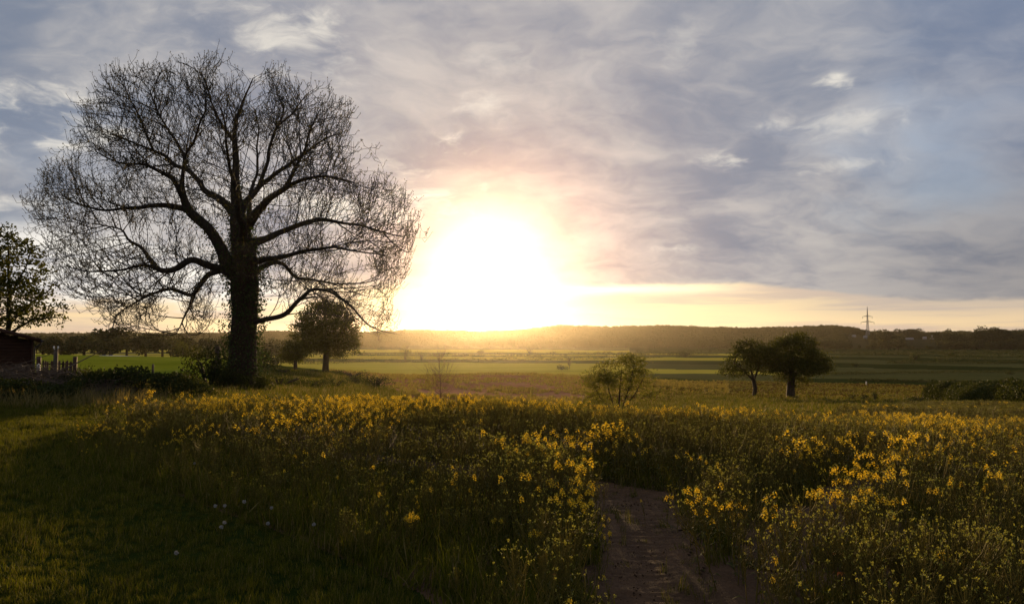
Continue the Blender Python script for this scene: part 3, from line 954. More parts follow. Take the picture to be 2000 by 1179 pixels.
# ------------------------------------------------------------------ the big bare tree
def big_tree():
    rng = np.random.default_rng(11)
    DEP = 36.0
    foot = on_ground(473, DEP)
    K = DEP / F_PX
    limbs = [  # (px, py, depth offset, radius px) ; the first is the trunk
        [(474, 768, 0, 44), (473, 740, 0, 38), (475, 700, 0, 33), (477, 650, 0, 30), (478, 600, 0, 30), (478, 560, 0, 33), (478, 520, 0, 32), (474, 480, 0, 27), (468, 440, .1, 22), (462, 400, .2, 16), (459, 360, .3, 11), (461, 315, .5, 8.5), (457, 275, .7, 6.5), (462, 230, .9, 5)],
        [(470, 545, 0, 24), (448, 522, -.2, 20), (432, 490, -.4, 17), (415, 460, -.6, 15.5), (394, 433, -.8, 15), (368, 410, -.9, 15), (357, 385, -1, 12), (358, 350, -1.1, 7.5), (363, 310, -1.2, 6), (378, 265, -1.4, 5), (400, 215, -1.6, 4)],
        [(368, 410, -.9, 9), (340, 402, -1.2, 8.5), (305, 397, -1.6, 7.5), (265, 405, -2, 6), (215, 412, -2.4, 4.5), (165, 400, -2.8, 3.5), (120, 385, -3.2, 2.6)],
        [(466, 432, .1, 15), (446, 408, .5, 12), (420, 385, .9, 10), (392, 360, 1.3, 8.5), (362, 332, 1.8, 7.5), (330, 308, 2.3, 6.5), (300, 296, 2.7, 5.5), (255, 275, 3.2, 4.2), (215, 262, 3.7, 3)],
        [(474, 455, 0, 17), (492, 425, -.5, 14), (510, 405, -1, 12), (535, 383, -1.5, 10), (560, 363, -2, 8), (600, 347, -2.5, 6.5), (640, 340, -3, 5), (680, 352, -3.5, 4)],
        [(468, 425, 0, 12), (482, 395, .6, 9.5), (503, 368, 1.1, 8), (514, 330, 1.6, 7), (528, 285, 2, 6), (545, 245, 2.4, 5), (553, 205, 2.8, 4)],
        [(503, 368, 1.1, 7), (540, 335, 1.7, 6.5), (580, 312, 2.4, 5.5), (615, 285, 3, 4.5), (655, 262, 3.4, 3.5)],
        [(484, 480, 0, 15), (515, 465, .5, 10), (555, 453, 1, 9), (600, 436, 1.5, 8.5), (630, 428, 1.9, 8), (662, 436, 2.3, 6), (700, 438, 2.7, 5), (745, 450, 3, 4), (785, 462, 3.3, 2.8)],
        [(462, 535, 0, 16), (432, 527, -.5, 11), (408, 524, -.9, 10.5), (390, 512, -1.3, 10), (374, 507, -1.6, 9.5), (360, 520, -1.9, 9.5), (338, 533, -2.2, 9.5), (318, 533, -2.5, 8.5), (298, 520, -2.8, 7), (265, 518, -3.2, 5), (225, 528, -3.6, 4.2), (180, 535, -4, 3.2), (135, 522, -4.3, 2.4)],
        [(318, 533, -2.5, 6.5), (285, 503, -2, 5.5), (262, 475, -1.6, 4.5), (235, 450, -1.2, 3.5), (195, 440, -1, 2.8)],
        [(432, 527, -.5, 8), (408, 540, .1, 7.5), (392, 556, .5, 7), (376, 578, 1, 6.5), (350, 568, 1.4, 6), (325, 565, 1.8, 5.5), (298, 575, 2.2, 4.8), (265, 590, 2.6, 4), (235, 605, 3, 3.2), (222, 640, 3.3, 2.2)],
        [(376, 578, 1, 4.5), (372, 605, .8, 3.8), (355, 630, .6, 3), (340, 655, .4, 2.2)],
        [(486, 632, 0, 9), (515, 625, -.5, 7), (546, 619, -1, 7), (566, 606, -1.4, 7), (575, 590, -1.7, 6.5), (592, 577, -2, 6), (610, 562, -2.4, 5.5), (645, 568, -2.8, 4.6), (680, 590, -3.2, 4), (705, 620, -3.6, 3.3), (735, 645, -4, 2.6), (770, 652, -4.3, 2)],
        [(490, 545, 0, 12), (512, 520, .7, 8), (535, 510, 1.3, 7), (560, 520, 1.8, 6), (575, 545, 2.2, 5.5), (600, 545, 2.7, 5), (650, 555, 3.3, 4), (700, 555, 3.9, 3), (745, 545, 4.4, 2.3)],
        [(492, 515, 0, 11), (520, 505, -.8, 8), (555, 500, -1.5, 7), (600, 490, -2.2, 5.5), (650, 485, -3, 4.3), (700, 492, -3.7, 3.3), (750, 500, -4.4, 2.5)],
        [(357, 385, -1, 8), (335, 350, -1.8, 6.5), (305, 325, -2.5, 5.5), (270, 320, -3.1, 4.5), (230, 325, -3.8, 3.5), (190, 300, -4.4, 2.6)],
        [(476, 470, -.3, 13), (470, 430, -1.5, 9), (460, 380, -2.8, 7), (450, 330, -3.8, 5.5), (440, 270, -4.6, 4), (430, 210, -5.2, 3)],
        [(476, 470, .3, 13), (484, 430, 1.6, 9), (492, 385, 2.9, 7), (500, 335, 3.9, 5.5), (505, 275, 4.7, 4), (500, 215, 5.3, 3)],
        [(363, 310, -1.2, 4.5), (340, 270, -1.0, 4), (315, 225, -.8, 3.2), (295, 180, -.5, 2.5)],
        [(300, 296, 2.7, 4), (285, 255, 2.4, 3.5), (265, 215, 2.0, 2.8), (240, 170, 1.6, 2.2)],
        [(545, 245, 2.4, 4), (575, 215, 2.0, 3.2), (600, 185, 1.6, 2.5)],
        [(560, 363, -2, 5.5), (580, 320, -2.2, 4.5), (600, 270, -2.3, 3.6), (625, 220, -2.4, 2.6)],
        [(457, 275, .7, 5), (430, 235, .3, 4), (410, 190, 0, 3.2), (395, 145, -.3, 2.4)],
        [(462, 230, .9, 4.5), (480, 190, .8, 3.6), (495, 155, .8, 2.6)],
    ]
    nodes = []; par = []; lim = []; base = []
    STEP = 0.24
    for li, L in enumerate(limbs):
        pts = np.array([at_depth(a, b, DEP + c) for a, b, c, _ in L])
        rad = np.array([r_ * K for *_, r_ in L])
        if li:
            tt_ = np.linspace(0, 1, len(rad)); rad = rad * (0.74 - 0.34 * tt_)
        else: rad = rad * 0.78
        # resample with a little wander
        seg = np.linalg.norm(np.diff(pts, axis=0), axis=1); cum = np.concatenate([[0], np.cumsum(seg)])
        n = max(3, int(cum[-1] / STEP))
        s = np.linspace(0, cum[-1], n)
        q = np.stack([np.interp(s, cum, pts[:, k]) for k in range(3)], 1)
        rr = np.interp(s, cum, rad)
        # smooth the corners
        for _ in range(2): q[1:-1] = q[1:-1] * 0.5 + 0.25 * (q[:-2] + q[2:])
        wv = np.stack([vnoise(s * 1.1 + li * 17, np.full(n, k * 5.3 + li), 51) for k in range(3)], 1) * np.minimum(s / 1.0, 1)[:, None] * (0.05 if li == 0 else 0.11)
        q = q + wv
        if li == 0:
            p0 = -1
        else:
            N = np.array(nodes); p0 = int(np.linalg.norm(N - q[0], axis=1).argmin())
            q = q[1:]; rr = rr[1:]
        for a, b in zip(q, rr):
            nodes.append(a); par.append(p0); lim.append(li); base.append(b); p0 = len(nodes) - 1
    n_trunk_low = sum(1 for i in range(len(nodes)) if lim[i] == 0 and nodes[i][2] < foot.z + 4.4)
    # crown envelope, as seen from the front
    sil = [(38, 382), (62, 340), (95, 300), (150, 300), (148, 240), (165, 190), (205, 125), (265, 105), (340, 108), (415, 88), (485, 120), (550, 125), (610, 165), (662, 178), (700, 222), (735, 268), (736, 330),
           (790, 370), (822, 450), (800, 505), (795, 545), (757, 585), (772, 640), (745, 656), (690, 640), (655, 602), (600, 598), (548, 585), (515, 560), (440, 575), (432, 612), (395, 640), (345, 655), (295, 640), (262, 648), (225, 640), (180, 605), (120, 570), (95, 530), (78, 480), (60, 430)]
    C = (450, 440)
    S = np.array(sil, float)
    att = []
    want = 10500
    sang = np.arctan2(S[:, 1] - C[1], S[:, 0] - C[0]); srad = np.hypot(S[:, 0] - C[0], S[:, 1] - C[1])
    o_ = np.argsort(sang)
    while len(att) < want:
        px = rng.uniform(36, 824); py = rng.uniform(88, 656)
        if not inside(np.array([px]), np.array([py]), sil)[0]: continue
        a = math.atan2(py - C[1], px - C[0])
        rb = np.interp(a, sang[o_], srad[o_], period=2 * math.pi)
        rho = min(1, math.hypot(px - C[0], py - C[1]) / rb)
        if rng.random() > 0.14 + 0.86 * rho ** 1.4: continue
        if vnoise(np.array([px / 55.0]), np.array([py / 45.0]), 54)[0] < -0.52: continue
        if py > 545 and 425 < px < 520: continue
        if rho > .72 and vnoise(np.array([a * 7.0]), np.array([rho * 1.5]), 53)[0] < -0.42 - (1 - rho) * 2.0: continue
        hd = (6.6 if py < 520 else 4.6) * math.sqrt(max(0, 1 - rho * rho)) + 0.3
        dd = rng.uniform(-1, 1)
        dd = math.copysign(abs(dd) ** 0.7, dd) * hd
        sq = 0.955
        px = C[0] + (px - C[0]) * sq; py = 655 - (655 - py) * 0.93
        att.append(at_depth(px, py, DEP + dd * 1.0))
    att = np.array(att)
    cen = np.array(at_depth(474, 545, DEP))
    nodes, par, lim = colonize(nodes, par, lim, att, 0.24, 2.4, 0.30, np.array([0, 0, 0.16]), rng, iters=120, jitter=0.07, frozen=n_trunk_low, inertia=1.0, outward=0.7, centre=cen)
    # straighten the wander of the fine branches, keeping every joint together
    nb = len(base)
    kid = np.full(len(par), -1)
    for i in range(len(par) - 1, -1, -1):
        if par[i] >= 0: kid[par[i]] = i
    mov = np.where((np.arange(len(par)) >= nb) & (kid >= 0))[0]
    for _ in range(4):
        nodes[mov] = nodes[mov] * .5 + .25 * (nodes[par[mov]] + nodes[kid[mov]])
    r, nk = pipe_radii(par, 0.0105, 2.35, base)
    # limbs keep the thickness they have in the photograph
    nb = len(base)
    r[:nb] = np.maximum(np.minimum(r[:nb], np.array(base) * 1.05), np.array(base) * 0.95)
    for i in range(nb, len(par)): r[i] = min(r[i], r[par[i]] * 0.92)
    ch = chains_of(par, r, lim)
    root = empty('bare_tree', foot)
    tag(root, 'large leafless tree with wide round crown and ivy covered trunk', 'tree')
    inv = -np.array(foot)
    thick = {k: MB() for k in range(len(limbs))}
    thin = {k: MB() for k in range(len(limbs))}
    for c in ch:
        l = lim[c[1]] if len(c) > 1 else lim[c[0]]
        pts = nodes[c] + inv; rr = r[c].copy()
        if len(c) > 1 and c[0] != 0 and rr[0] > rr[1] * 1.6: rr[0] = rr[1] * 1.25
        if len(pts) < 2: continue
        cut = int((rr > 0.032).sum())
        # first thick stretch, the rest is twigs
        if cut >= 2:
            m_ = min(len(pts), cut + 1)
            thick[l].tube(pts[:m_], rr[:m_], 12 if rr[:m_].max() > 0.3 else (8 if rr[:m_].max() > 0.09 else 6), cap=True)
            pts = pts[m_ - 1:]; rr = rr[m_ - 1:]
        if len(pts) >= 2: thin[l].tube(pts, rr, 4, cap=False)
    # short upswept end shoots with opposite buds
    ids = np.where(r < 0.024)[0]
    ids = ids[rng.random(len(ids)) < np.where(nk[ids] == 0, 1.0, 0.72)]
    P = nodes[ids]
    dr = P - nodes[par[ids]]; dr /= np.linalg.norm(dr, axis=1)[:, None] + 1e-9
    side = rng.normal(size=dr.shape); side -= (side * dr).sum(1)[:, None] * dr; side /= np.linalg.norm(side, axis=1)[:, None] + 1e-9
    f = np.where(nk[ids] == 0, 0.25, 0.9)[:, None]
    d0 = dr * 0.8 + side * f; d0 /= np.linalg.norm(d0, axis=1)[:, None]
    L = rng.uniform(0.13, 0.33, len(ids))[:, None] * np.where(nk[ids] == 0, 1.25, 1.0)[:, None]
    Q = P + d0 * L
    d1 = d0 * 0.6 + np.array([0, 0, 0.85]); d1 /= np.linalg.norm(d1, axis=1)[:, None]
    T = Q + d1 * L * rng.uniform(0.6, 1.2, (len(ids), 1))
    ll = lim[ids]
    for k in range(len(limbs)):
        s = ll == k
        if not s.any(): continue
        v, q = segs_np(P[s] + inv, Q[s] + inv, 0.0105, 0.0095); thin[k].add(v, q)
        v, q = segs_np(Q[s] + inv, T[s] + inv, 0.0095, 0.0085); thin[k].add(v, q)
    # buds just opening
    nb_ = 3
    BP = np.repeat(T, nb_, 0) + rng.normal(0, 0.018, (len(T) * nb_, 3)); bl = np.repeat(ll, nb_)
    up = np.repeat(d1, nb_, 0)
    BP2 = Q; 
    trunk = link('trunk', thick[0].mesh('trunk', [M['bark']], True), root)
    for k in range(len(limbs)):
        if k == 0: par_o = trunk
        elif not thick[k].v: par_o = trunk
        else: par_o = link('bough', thick[k].mesh('bough', [M['bark']], True), root)
        if thin[k].v:
            t = link('twigs', thin[k].mesh('twigs', [M['twig']]), par_o); tag(t, kind='stuff')
        s = bl == k
        s2 = ll == k
        if s.any():
            v, q = leaves_np(np.concatenate([BP[s], BP2[s2]]) + inv, 0.085, rng, aspect=0.36, tilt=np.concatenate([up[s], d1[s2]]))
            b = link('opening_buds', mesh_np('opening_buds', v, q, M['bud']), par_o); tag(b, kind='stuff')
    # ivy clinging to the trunk and the lower limbs
    iv = []
    for i in range(1, len(base)):
        p = nodes[i]; rr = r[i]
        h = p[2] - foot.z
        dens = 0
        if lim[i] == 0: dens = 190 if h < 7.2 else (60 if h < 9.8 else (14 if h < 11.5 else 0))
        elif lim[i] == 1: dens = 55 if i and rr > 0.2 else (14 if rr > 0.12 else 0)
        elif lim[i] in (4, 3, 5, 7) and rr > 0.16: dens = 26
        elif lim[i] in (16, 17) and rr > 0.14: dens = 30
        n = int(dens * max(rr, 0.12) / 0.5)
        if not n: continue
        lump = 1 + 0.55 * vnoise(np.array([i * 0.31]), np.array([lim[i] * 3.0]), 61)[0]
        a = rng.uniform(0, 6.283, n)
        ax = nodes[i] - nodes[par[i]]; ax /= np.linalg.norm(ax) + 1e-9
        e1 = np.cross(ax, [0.1, 1, 0.2]); e1 /= np.linalg.norm(e1); e2 = np.cross(ax, e1)
        out = rr * 0.96 + np.abs(rng.normal(0, 0.09, n)) * lump + 0.46 * rng.random(n) ** 4 * lump
        if lim[i] == 0 and h < 4.8: out = out + np.clip(np.cos(a - 0.0), 0, 1) * 0.0
        iv.append(p + (e1 * np.cos(a)[:, None] + e2 * np.sin(a)[:, None]) * out[:, None] + ax * rng.uniform(-0.2, 0.2, (n, 1)))
    iv = np.concatenate(iv) + inv
    v, q = leaves_np(iv, 0.10, rng, aspect=0.85)
    o = link('ivy', mesh_np('ivy', v, q, M['ivy']), trunk); tag(o, kind='stuff')
    print('big tree', len(nodes), 'nodes', len(ids), 'shoots', len(iv), 'ivy')


big_tree()


# ------------------------------------------------------------------ leafy trees
def leafy_tree(name, base, H, lobes, trunk, leaf_mat, bark_mat, rng, n_att=500, leaf=0.2, per=26, spread=0.45, step=0.35, r_tip=0.02, e=2.3, leafn='foliage', aspect=0.65, drop=0.0):
    """lobes: (x, y, z, rx, ry, rz) about the base; trunk: list of polylines [(x,y,z,r)...], the first one the trunk"""
    nodes = []; par = []; lim = []; bs = []
    for li, L in enumerate(trunk):
        L = np.array(L, float)
        seg = np.linalg.norm(np.diff(L[:, :3], axis=0), axis=1); cum = np.concatenate([[0], np.cumsum(seg)])
        n = max(3, int(cum[-1] / step)); s = np.linspace(0, cum[-1], n)
        q = np.stack([np.interp(s, cum, L[:, k]) for k in range(4)], 1)
        q[:, :2] += np.stack([vnoise(s * 0.8 + li * 9, s * 0 + k, 71) for k in range(2)], 1) * 0.06 * H / 8 * np.minimum(s, 1)[:, None]
        if li: 
            p0 = int(np.linalg.norm(np.array(nodes) - q[0, :3], axis=1).argmin()); q = q[1:]
        else: p0 = -1
        for w_ in q:
            nodes.append(w_[:3]); par.append(p0); lim.append(0); bs.append(w_[3]); p0 = len(nodes) - 1
    vol = np.array([l[3] * l[4] * l[5] for l in lobes]); vol = vol / vol.sum()
    att = []
    for l, f in zip(lobes, vol):
        n = max(6, int(n_att * f))
        d = rng.normal(size=(n, 3)); d /= np.linalg.norm(d, axis=1)[:, None]
        rr = rng.uniform(0.35, 1, (n, 1)) ** (1 / 2.2)
        att.append(np.array(l[:3]) + d * rr * np.array(l[3:]))
    att = np.concatenate(att)
    low = int(len(trunk[0]) and sum(1 for q in nodes[:60] if q[2] < H * 0.16))
    P, par, lim = colonize(nodes, par, lim, att, step, 99, step * 1.25, np.array([0, 0, 0.05]), rng, iters=70, jitter=0.22, frozen=low)
    r, nk = pipe_radii(par, r_tip, e, bs)
    nb = len(bs); r[:nb] = np.minimum(r[:nb], np.array(bs) * 1.25)
    for i in range(nb, len(par)): r[i] = min(r[i], r[par[i]] * 0.95)
    mb = MB(); mb2 = MB()
    for ci, c in enumerate(chains_of(par, r)):
        if len(c) < 2: continue
        rr = r[c].copy()
        if c[0] != 0 and rr[0] > rr[1] * 1.5: rr[0] = rr[1] * 1.2
        (mb if ci == 0 or c[0] == 0 else mb2).tube(P[c], rr, 8 if rr.max() > 0.1 else 4, cap=False)
    tips = np.where((r < r_tip * 2.4) & (np.arange(len(par)) >= nb))[0]
    ctr = np.concatenate([P[tips], att])
    k = rng.uniform(0.0, 1.9, len(ctr)) ** 1.3
    cnt = rng.poisson(per * k)
    C = np.repeat(ctr, cnt, 0)
    lp = C + rng.normal(0, spread, C.shape) * np.array([1, 1, 0.62]) + np.array([0, 0, -drop * spread])
    v, q = leaves_np(lp, leaf, rng, aspect=aspect)
    return mb.mesh('trunk', [bark_mat], True), (mb2.mesh('limbs', [bark_mat], True) if mb2.v else None), mesh_np(leafn, v, q, leaf_mat), len(lp)


def put_tree(name, base, parts, label, cat='tree', group=None, rz=0.0, scale=1.0):
    root = empty(name, base, rz)
    root.scale = (scale,) * 3
    tag(root, label, cat, group)
    link('trunk', parts[0], root)
    if parts[1]: tag(link('limbs', parts[1], root), kind='stuff')
    f = link('foliage', parts[2], root); tag(f, kind='stuff')
    return root


def px_tree(dep, px0, py0, spec):
    """turn photograph offsets (pixels from the tree's foot) into metres"""
    k = dep / F_PX
    return [px_tree(dep, px0, py0, s) if isinstance(s[0], (tuple, list)) else tuple(c * k for c in s) for s in spec]


rng = np.random.default_rng(21)
# big oak on the knoll
dep = 130; k = dep / F_PX
lob = [(-5, 0, 100, 48, 45, 33), (-40, 10, 70, 32, 40, 30), (28, -10, 78, 38, 42, 34), (40, 5, 50, 24, 30, 22), (-10, -20, 60, 45, 40, 24), (-35, 0, 45, 26, 26, 14), (30, 0, 40, 26, 26, 14), (0, 0, 122, 28, 28, 12)]
trk = [[(0, 0, -4, 7), (0, 0, 20, 5), (1, 0, 50, 4.5), (-2, 0, 85, 3), (-4, 0, 115, 1.5)], [(0, 0, 40, 3), (-22, 4, 62, 2), (-38, 8, 80, 1)], [(0, 0, 46, 3), (22, -4, 66, 2), (38, 0, 80, 1)]]
oak = leafy_tree('oak', None, 12, px_tree(dep, 0, 0, lob), px_tree(dep, 0, 0, trk), M['oak'], M['bark'], rng, n_att=620, leaf=0.30, per=19, spread=0.46, step=0.5, r_tip=0.03)
put_tree('leafy_tree', hit(636, 726), oak, 'broad leafy tree on the knoll just right of the bare trunk')
lob = [(0, 0, 32, 26, 24, 16), (-12, 0, 42, 16, 16, 12), (14, 0, 40, 16, 16, 14), (-8, 0, 22, 20, 18, 10)]
trk = [[(0, 0, -3, 4), (0, 0, 14, 3), (3, 0, 34, 2)]]
oak2 = leafy_tree('oak2', None, 5, px_tree(dep, 0, 0, lob), px_tree(dep, 0, 0, trk), M['oak'], M['bark'], rng, n_att=200, leaf=0.28, per=12, spread=0.36, step=0.45, r_tip=0.03)
put_tree('small_leafy_tree', hit(577, 722), oak2, 'small low leafy tree tucked left of the broad one')
# the pair in the right half
dep = 110
lob = [(5, 0, 85, 46, 45, 36), (45, 0, 66, 34, 36, 26), (-25, -5, 78, 34, 34, 32), (62, 5, 56, 18, 24, 12), (10, -10, 58, 48, 40, 16), (-12, 0, 40, 22, 20, 14), (8, 0, 32, 16, 14, 18), (12, 0, 112, 34, 30, 12), (30, 0, 36, 20, 16, 9)]
trk = [[(0, 0, -4, 9), (0, 0, 16, 7.5), (2, 0, 44, 6), (4, 0, 80, 3)], [(0, 0, 36, 4), (26, 0, 58, 2.5), (46, 0, 68, 1.2)], [(0, 0, 40, 4), (-20, 0, 66, 2.5), (-30, 0, 84, 1.2)]]
tr_r = leafy_tree('r', None, 9, px_tree(dep, 0, 0, lob), px_tree(dep, 0, 0, trk), M['oak'], M['bark'], rng, n_att=620, leaf=0.27, per=15, spread=0.40, step=0.42, r_tip=0.028)
put_tree('leafy_tree', hit(1544, 776), tr_r, 'dense domed dark tree with thick trunk beside a thinner tree')
lob = [(-24, 0, 66, 32, 32, 26), (4, 0, 84, 30, 30, 24), (-46, 0, 50, 18, 22, 14), (20, 0, 62, 22, 26, 22), (-12, 0, 98, 22, 22, 14), (-30, 0, 42, 18, 18, 8)]
trk = [[(0, 0, -4, 4.2), (3, 0, 14, 3.4), (0, 0, 32, 3.2), (-4, 0, 48, 2)], [(0, 0, 30, 2.4), (-22, 0, 52, 1.7), (-36, 0, 64, 1)], [(0, 0, 30, 2.4), (10, 0, 52, 1.7), (14, 0, 76, 1)]]
tr_l = leafy_tree('l', None, 8, px_tree(dep, 0, 0, lob), px_tree(dep, 0, 0, trk), M['oak'], M['bark'], rng, n_att=430, leaf=0.26, per=9, spread=0.34, step=0.42, r_tip=0.028)
put_tree('leafy_tree', hit(1472, 773), tr_l, 'slimmer open crowned tree leaning against the dense domed one')
# young tree with many stems behind the rape
dep = 46
lob = [(25, 0, 88, 24, 22, 18), (-18, 0, 78, 26, 22, 20), (-48, 0, 62, 18, 18, 16), (44, 0, 66, 22, 18, 16), (0, 0, 60, 40, 26, 18), (-40, 0, 30, 26, 18, 16), (-62, 0, 12, 20, 16, 10), (55, 0, 38, 18, 14, 9), (10, 0, 100, 16, 16, 8)]
trk = [[(0, 0, -4, 1.8), (2, 0, 40, 1.4), (6, 0, 80, .8)], [(-1, 0, -2, 1.4), (-14, 2, 36, 1.1), (-24, 3, 76, .6)], [(1, 0, -2, 1.5), (16, -2, 40, 1.1), (28, -3, 86, .6)], [(-1, 0, 0, 1.2), (-30, 0, 30, .9), (-46, 0, 60, .5)], [(2, 0, 4, 1.2), (30, 0, 40, .9), (44, 0, 66, .5)]]
sap = leafy_tree('s', None, 3, px_tree(dep, 0, 0, lob), px_tree(dep, 0, 0, trk), M['sapling'], M['twig'], rng, n_att=420, leaf=0.13, per=9, spread=0.15, step=0.17, r_tip=0.008, aspect=0.5)
put_tree('young_tree', on_ground(1207, 46), sap, 'young green tree with several thin stems behind the flowering crop', scale=1.12)
# tree at the left edge, behind the shed
dep = 46
lob = [(-10, 0, 120, 80, 80, 60), (20, 0, 190, 60, 60, 60), (-30, 0, 240, 60, 60, 50), (75, -10, 130, 40, 40, 40), (95, 0, 80, 40, 40, 20), (30, 0, 80, 60, 60, 30), (50, 0, 240, 24, 24, 24), (-70, 0, 170, 60, 60, 60), (125, 0, 66, 16, 16, 8), (120, 0, 104, 18, 16, 8), (108, 0, 150, 18, 16, 9), (86, 0, 186, 18, 16, 10)]
trk = [[(0, 0, -70, 8), (0, 0, 10, 6), (4, 0, 100, 4), (0, 0, 200, 2), (-5, 0, 262, 1)], [(2, 0, 60, 3), (50, 0, 110, 2), (95, 0, 140, 1)], [(0, 0, 40, 3), (60, 0, 74, 2), (120, 0, 78, .8)], [(2, 0, 120, 2.5), (40, 0, 190, 1.6), (52, 0, 245, .7)]]
mp = leafy_tree('m', None, 8, px_tree(dep, 0, 0, lob), px_tree(dep, 0, 0, trk), M['maple'], M['bark'], rng, n_att=1000, leaf=0.19, per=4.6, spread=0.20, step=0.26, r_tip=0.012, aspect=0.7)
b0 = at_depth(12, 690, dep); put_tree('garden_tree', (b0.x, b0.y, float(zt(b0.x, b0.y)) + 70 * dep / F_PX * 0.55), mp, 'layered leafy tree rising behind the dark wooden shed', scale=.88)


# leafless little trees
def bare_sapling(name, base, H, W, mat, rng, label, n=5, tiers=60, r0=0.02, group=None):
    root = empty(name, base); tag(root, label, 'tree', group)
    mb = MB(); mb2 = MB()
    top = np.array([rng.normal(0, .05) * H, 0, H])
    s = np.linspace(0, 1, 9)[:, None]
    stem = s * top + np.stack([np.sin(s[:, 0] * 5) * .02 * H, np.cos(s[:, 0] * 4) * .015 * H, s[:, 0] * 0], 1)
    mb.tube(stem, np.linspace(r0, r0 * .3, 9), 6)
    P0 = []; P1 = []; 
    for i in range(tiers):
        t = rng.uniform(0.22, 0.95)
        p = np.array([np.interp(t, s[:, 0], stem[:, k_]) for k_ in range(3)])
        a = rng.uniform(0, 6.283); L = W * (1.15 - t) * rng.uniform(.6, 1.0) + 0.08 * H
        d = np.array([math.cos(a) * .85, math.sin(a) * .85, 0.62])
        q1 = p + d * L * .5 + rng.normal(0, .02, 3) * H; q2 = q1 + (d * .5 + np.array([0, 0, .7])) * L * .55
        mb2.tube([p, q1, q2], [r0 * .42, r0 * .3, r0 * .2], 3, cap=False)
        for j in range(4):
            b = q1 + (q2 - q1) * rng.random() if j > 1 else p + (q1 - p) * rng.uniform(.4, 1)
            P0.append(b); P1.append(b + (d * .5 + rng.normal(0, .45, 3) + np.array([0, 0, .5])) * L * .38)
    v, q = segs_np(P0, P1, r0 * .22, r0 * .15); mb2.add(v, q)
    link('trunk', mb.mesh('trunk', [mat], True), root)
    o = link('twigs', mb2.mesh('twigs', [mat]), root); tag(o, kind='stuff')
    return root


bare_sapling('bare_sapling', on_ground(857, 44), 3.2, 1.7, M['red_twig'], rng, 'thin leafless reddish sapling standing behind the flowering crop', r0=0.024, tiers=34)
bare_sapling('bare_sapling', hit(1112, 720.5), 6.0, 1.9, M['twig'], rng, 'slender leafless tree far off beside a round dark bush', r0=0.15, tiers=44)


# bushes, hedges, far trees
def clump_mesh(name, rx, ry, rz, n, leaf, mat, rng, lump=0.35, stem=True):
    """rounded leafy mass with an uneven outline; foot at z=0"""
    nl = 9
    C = rng.normal(size=(nl, 3)); C /= np.linalg.norm(C, axis=1)[:, None]; C[:, 2] = np.abs(C[:, 2])
    C = C * rng.uniform(.35, .75, (nl, 1)) * np.array([rx, ry, rz * .8]) + np.array([0, 0, rz * .25])
    Rl = rng.uniform(.35, .6, nl)
    k = rng.integers(0, nl, n)
    d = rng.normal(size=(n, 3)); d /= np.linalg.norm(d, axis=1)[:, None]
    P = C[k] + d * (rng.uniform(0.3, 1, (n, 1)) ** .5) * Rl[k][:, None] * np.array([rx, ry, rz])
    P[:, 2] = np.abs(P[:, 2]) * .98 + 0.02 * rz
    v, q = leaves_np(P, leaf, rng)
    return mesh_np(name, v, q, mat)


def stems_mesh(rx, rz, n, r, rng, mat):
    mb = MB()
    for i in range(n):
        a = rng.uniform(0, 6.283); d = np.array([math.cos(a), math.sin(a), 0]) * rx * rng.uniform(.2, .6)
        mb.tube([d * .12 + [0, 0, -.1 * rz], d * .5 + [0, 0, rz * .45], d + [0, 0, rz * .8]], [r, r * .7, r * .35], 4, cap=False)
    return mb.mesh('stems', [mat], True)


def bush(base, rx, rz, leaf, n, label, mat='hedge', name='bush', cat='bush', group=None, ry=None):
    root = empty(name, base); tag(root, label, cat, group)
    tag(link('stems', stems_mesh(rx, rz, 6, rx * .04 + .01, rng, M['twig']), root), kind='stuff')
    o = link('foliage', clump_mesh('foliage', rx, ry or rx, rz, n, leaf, M[mat], rng), root); tag(o, kind='stuff')
    return root


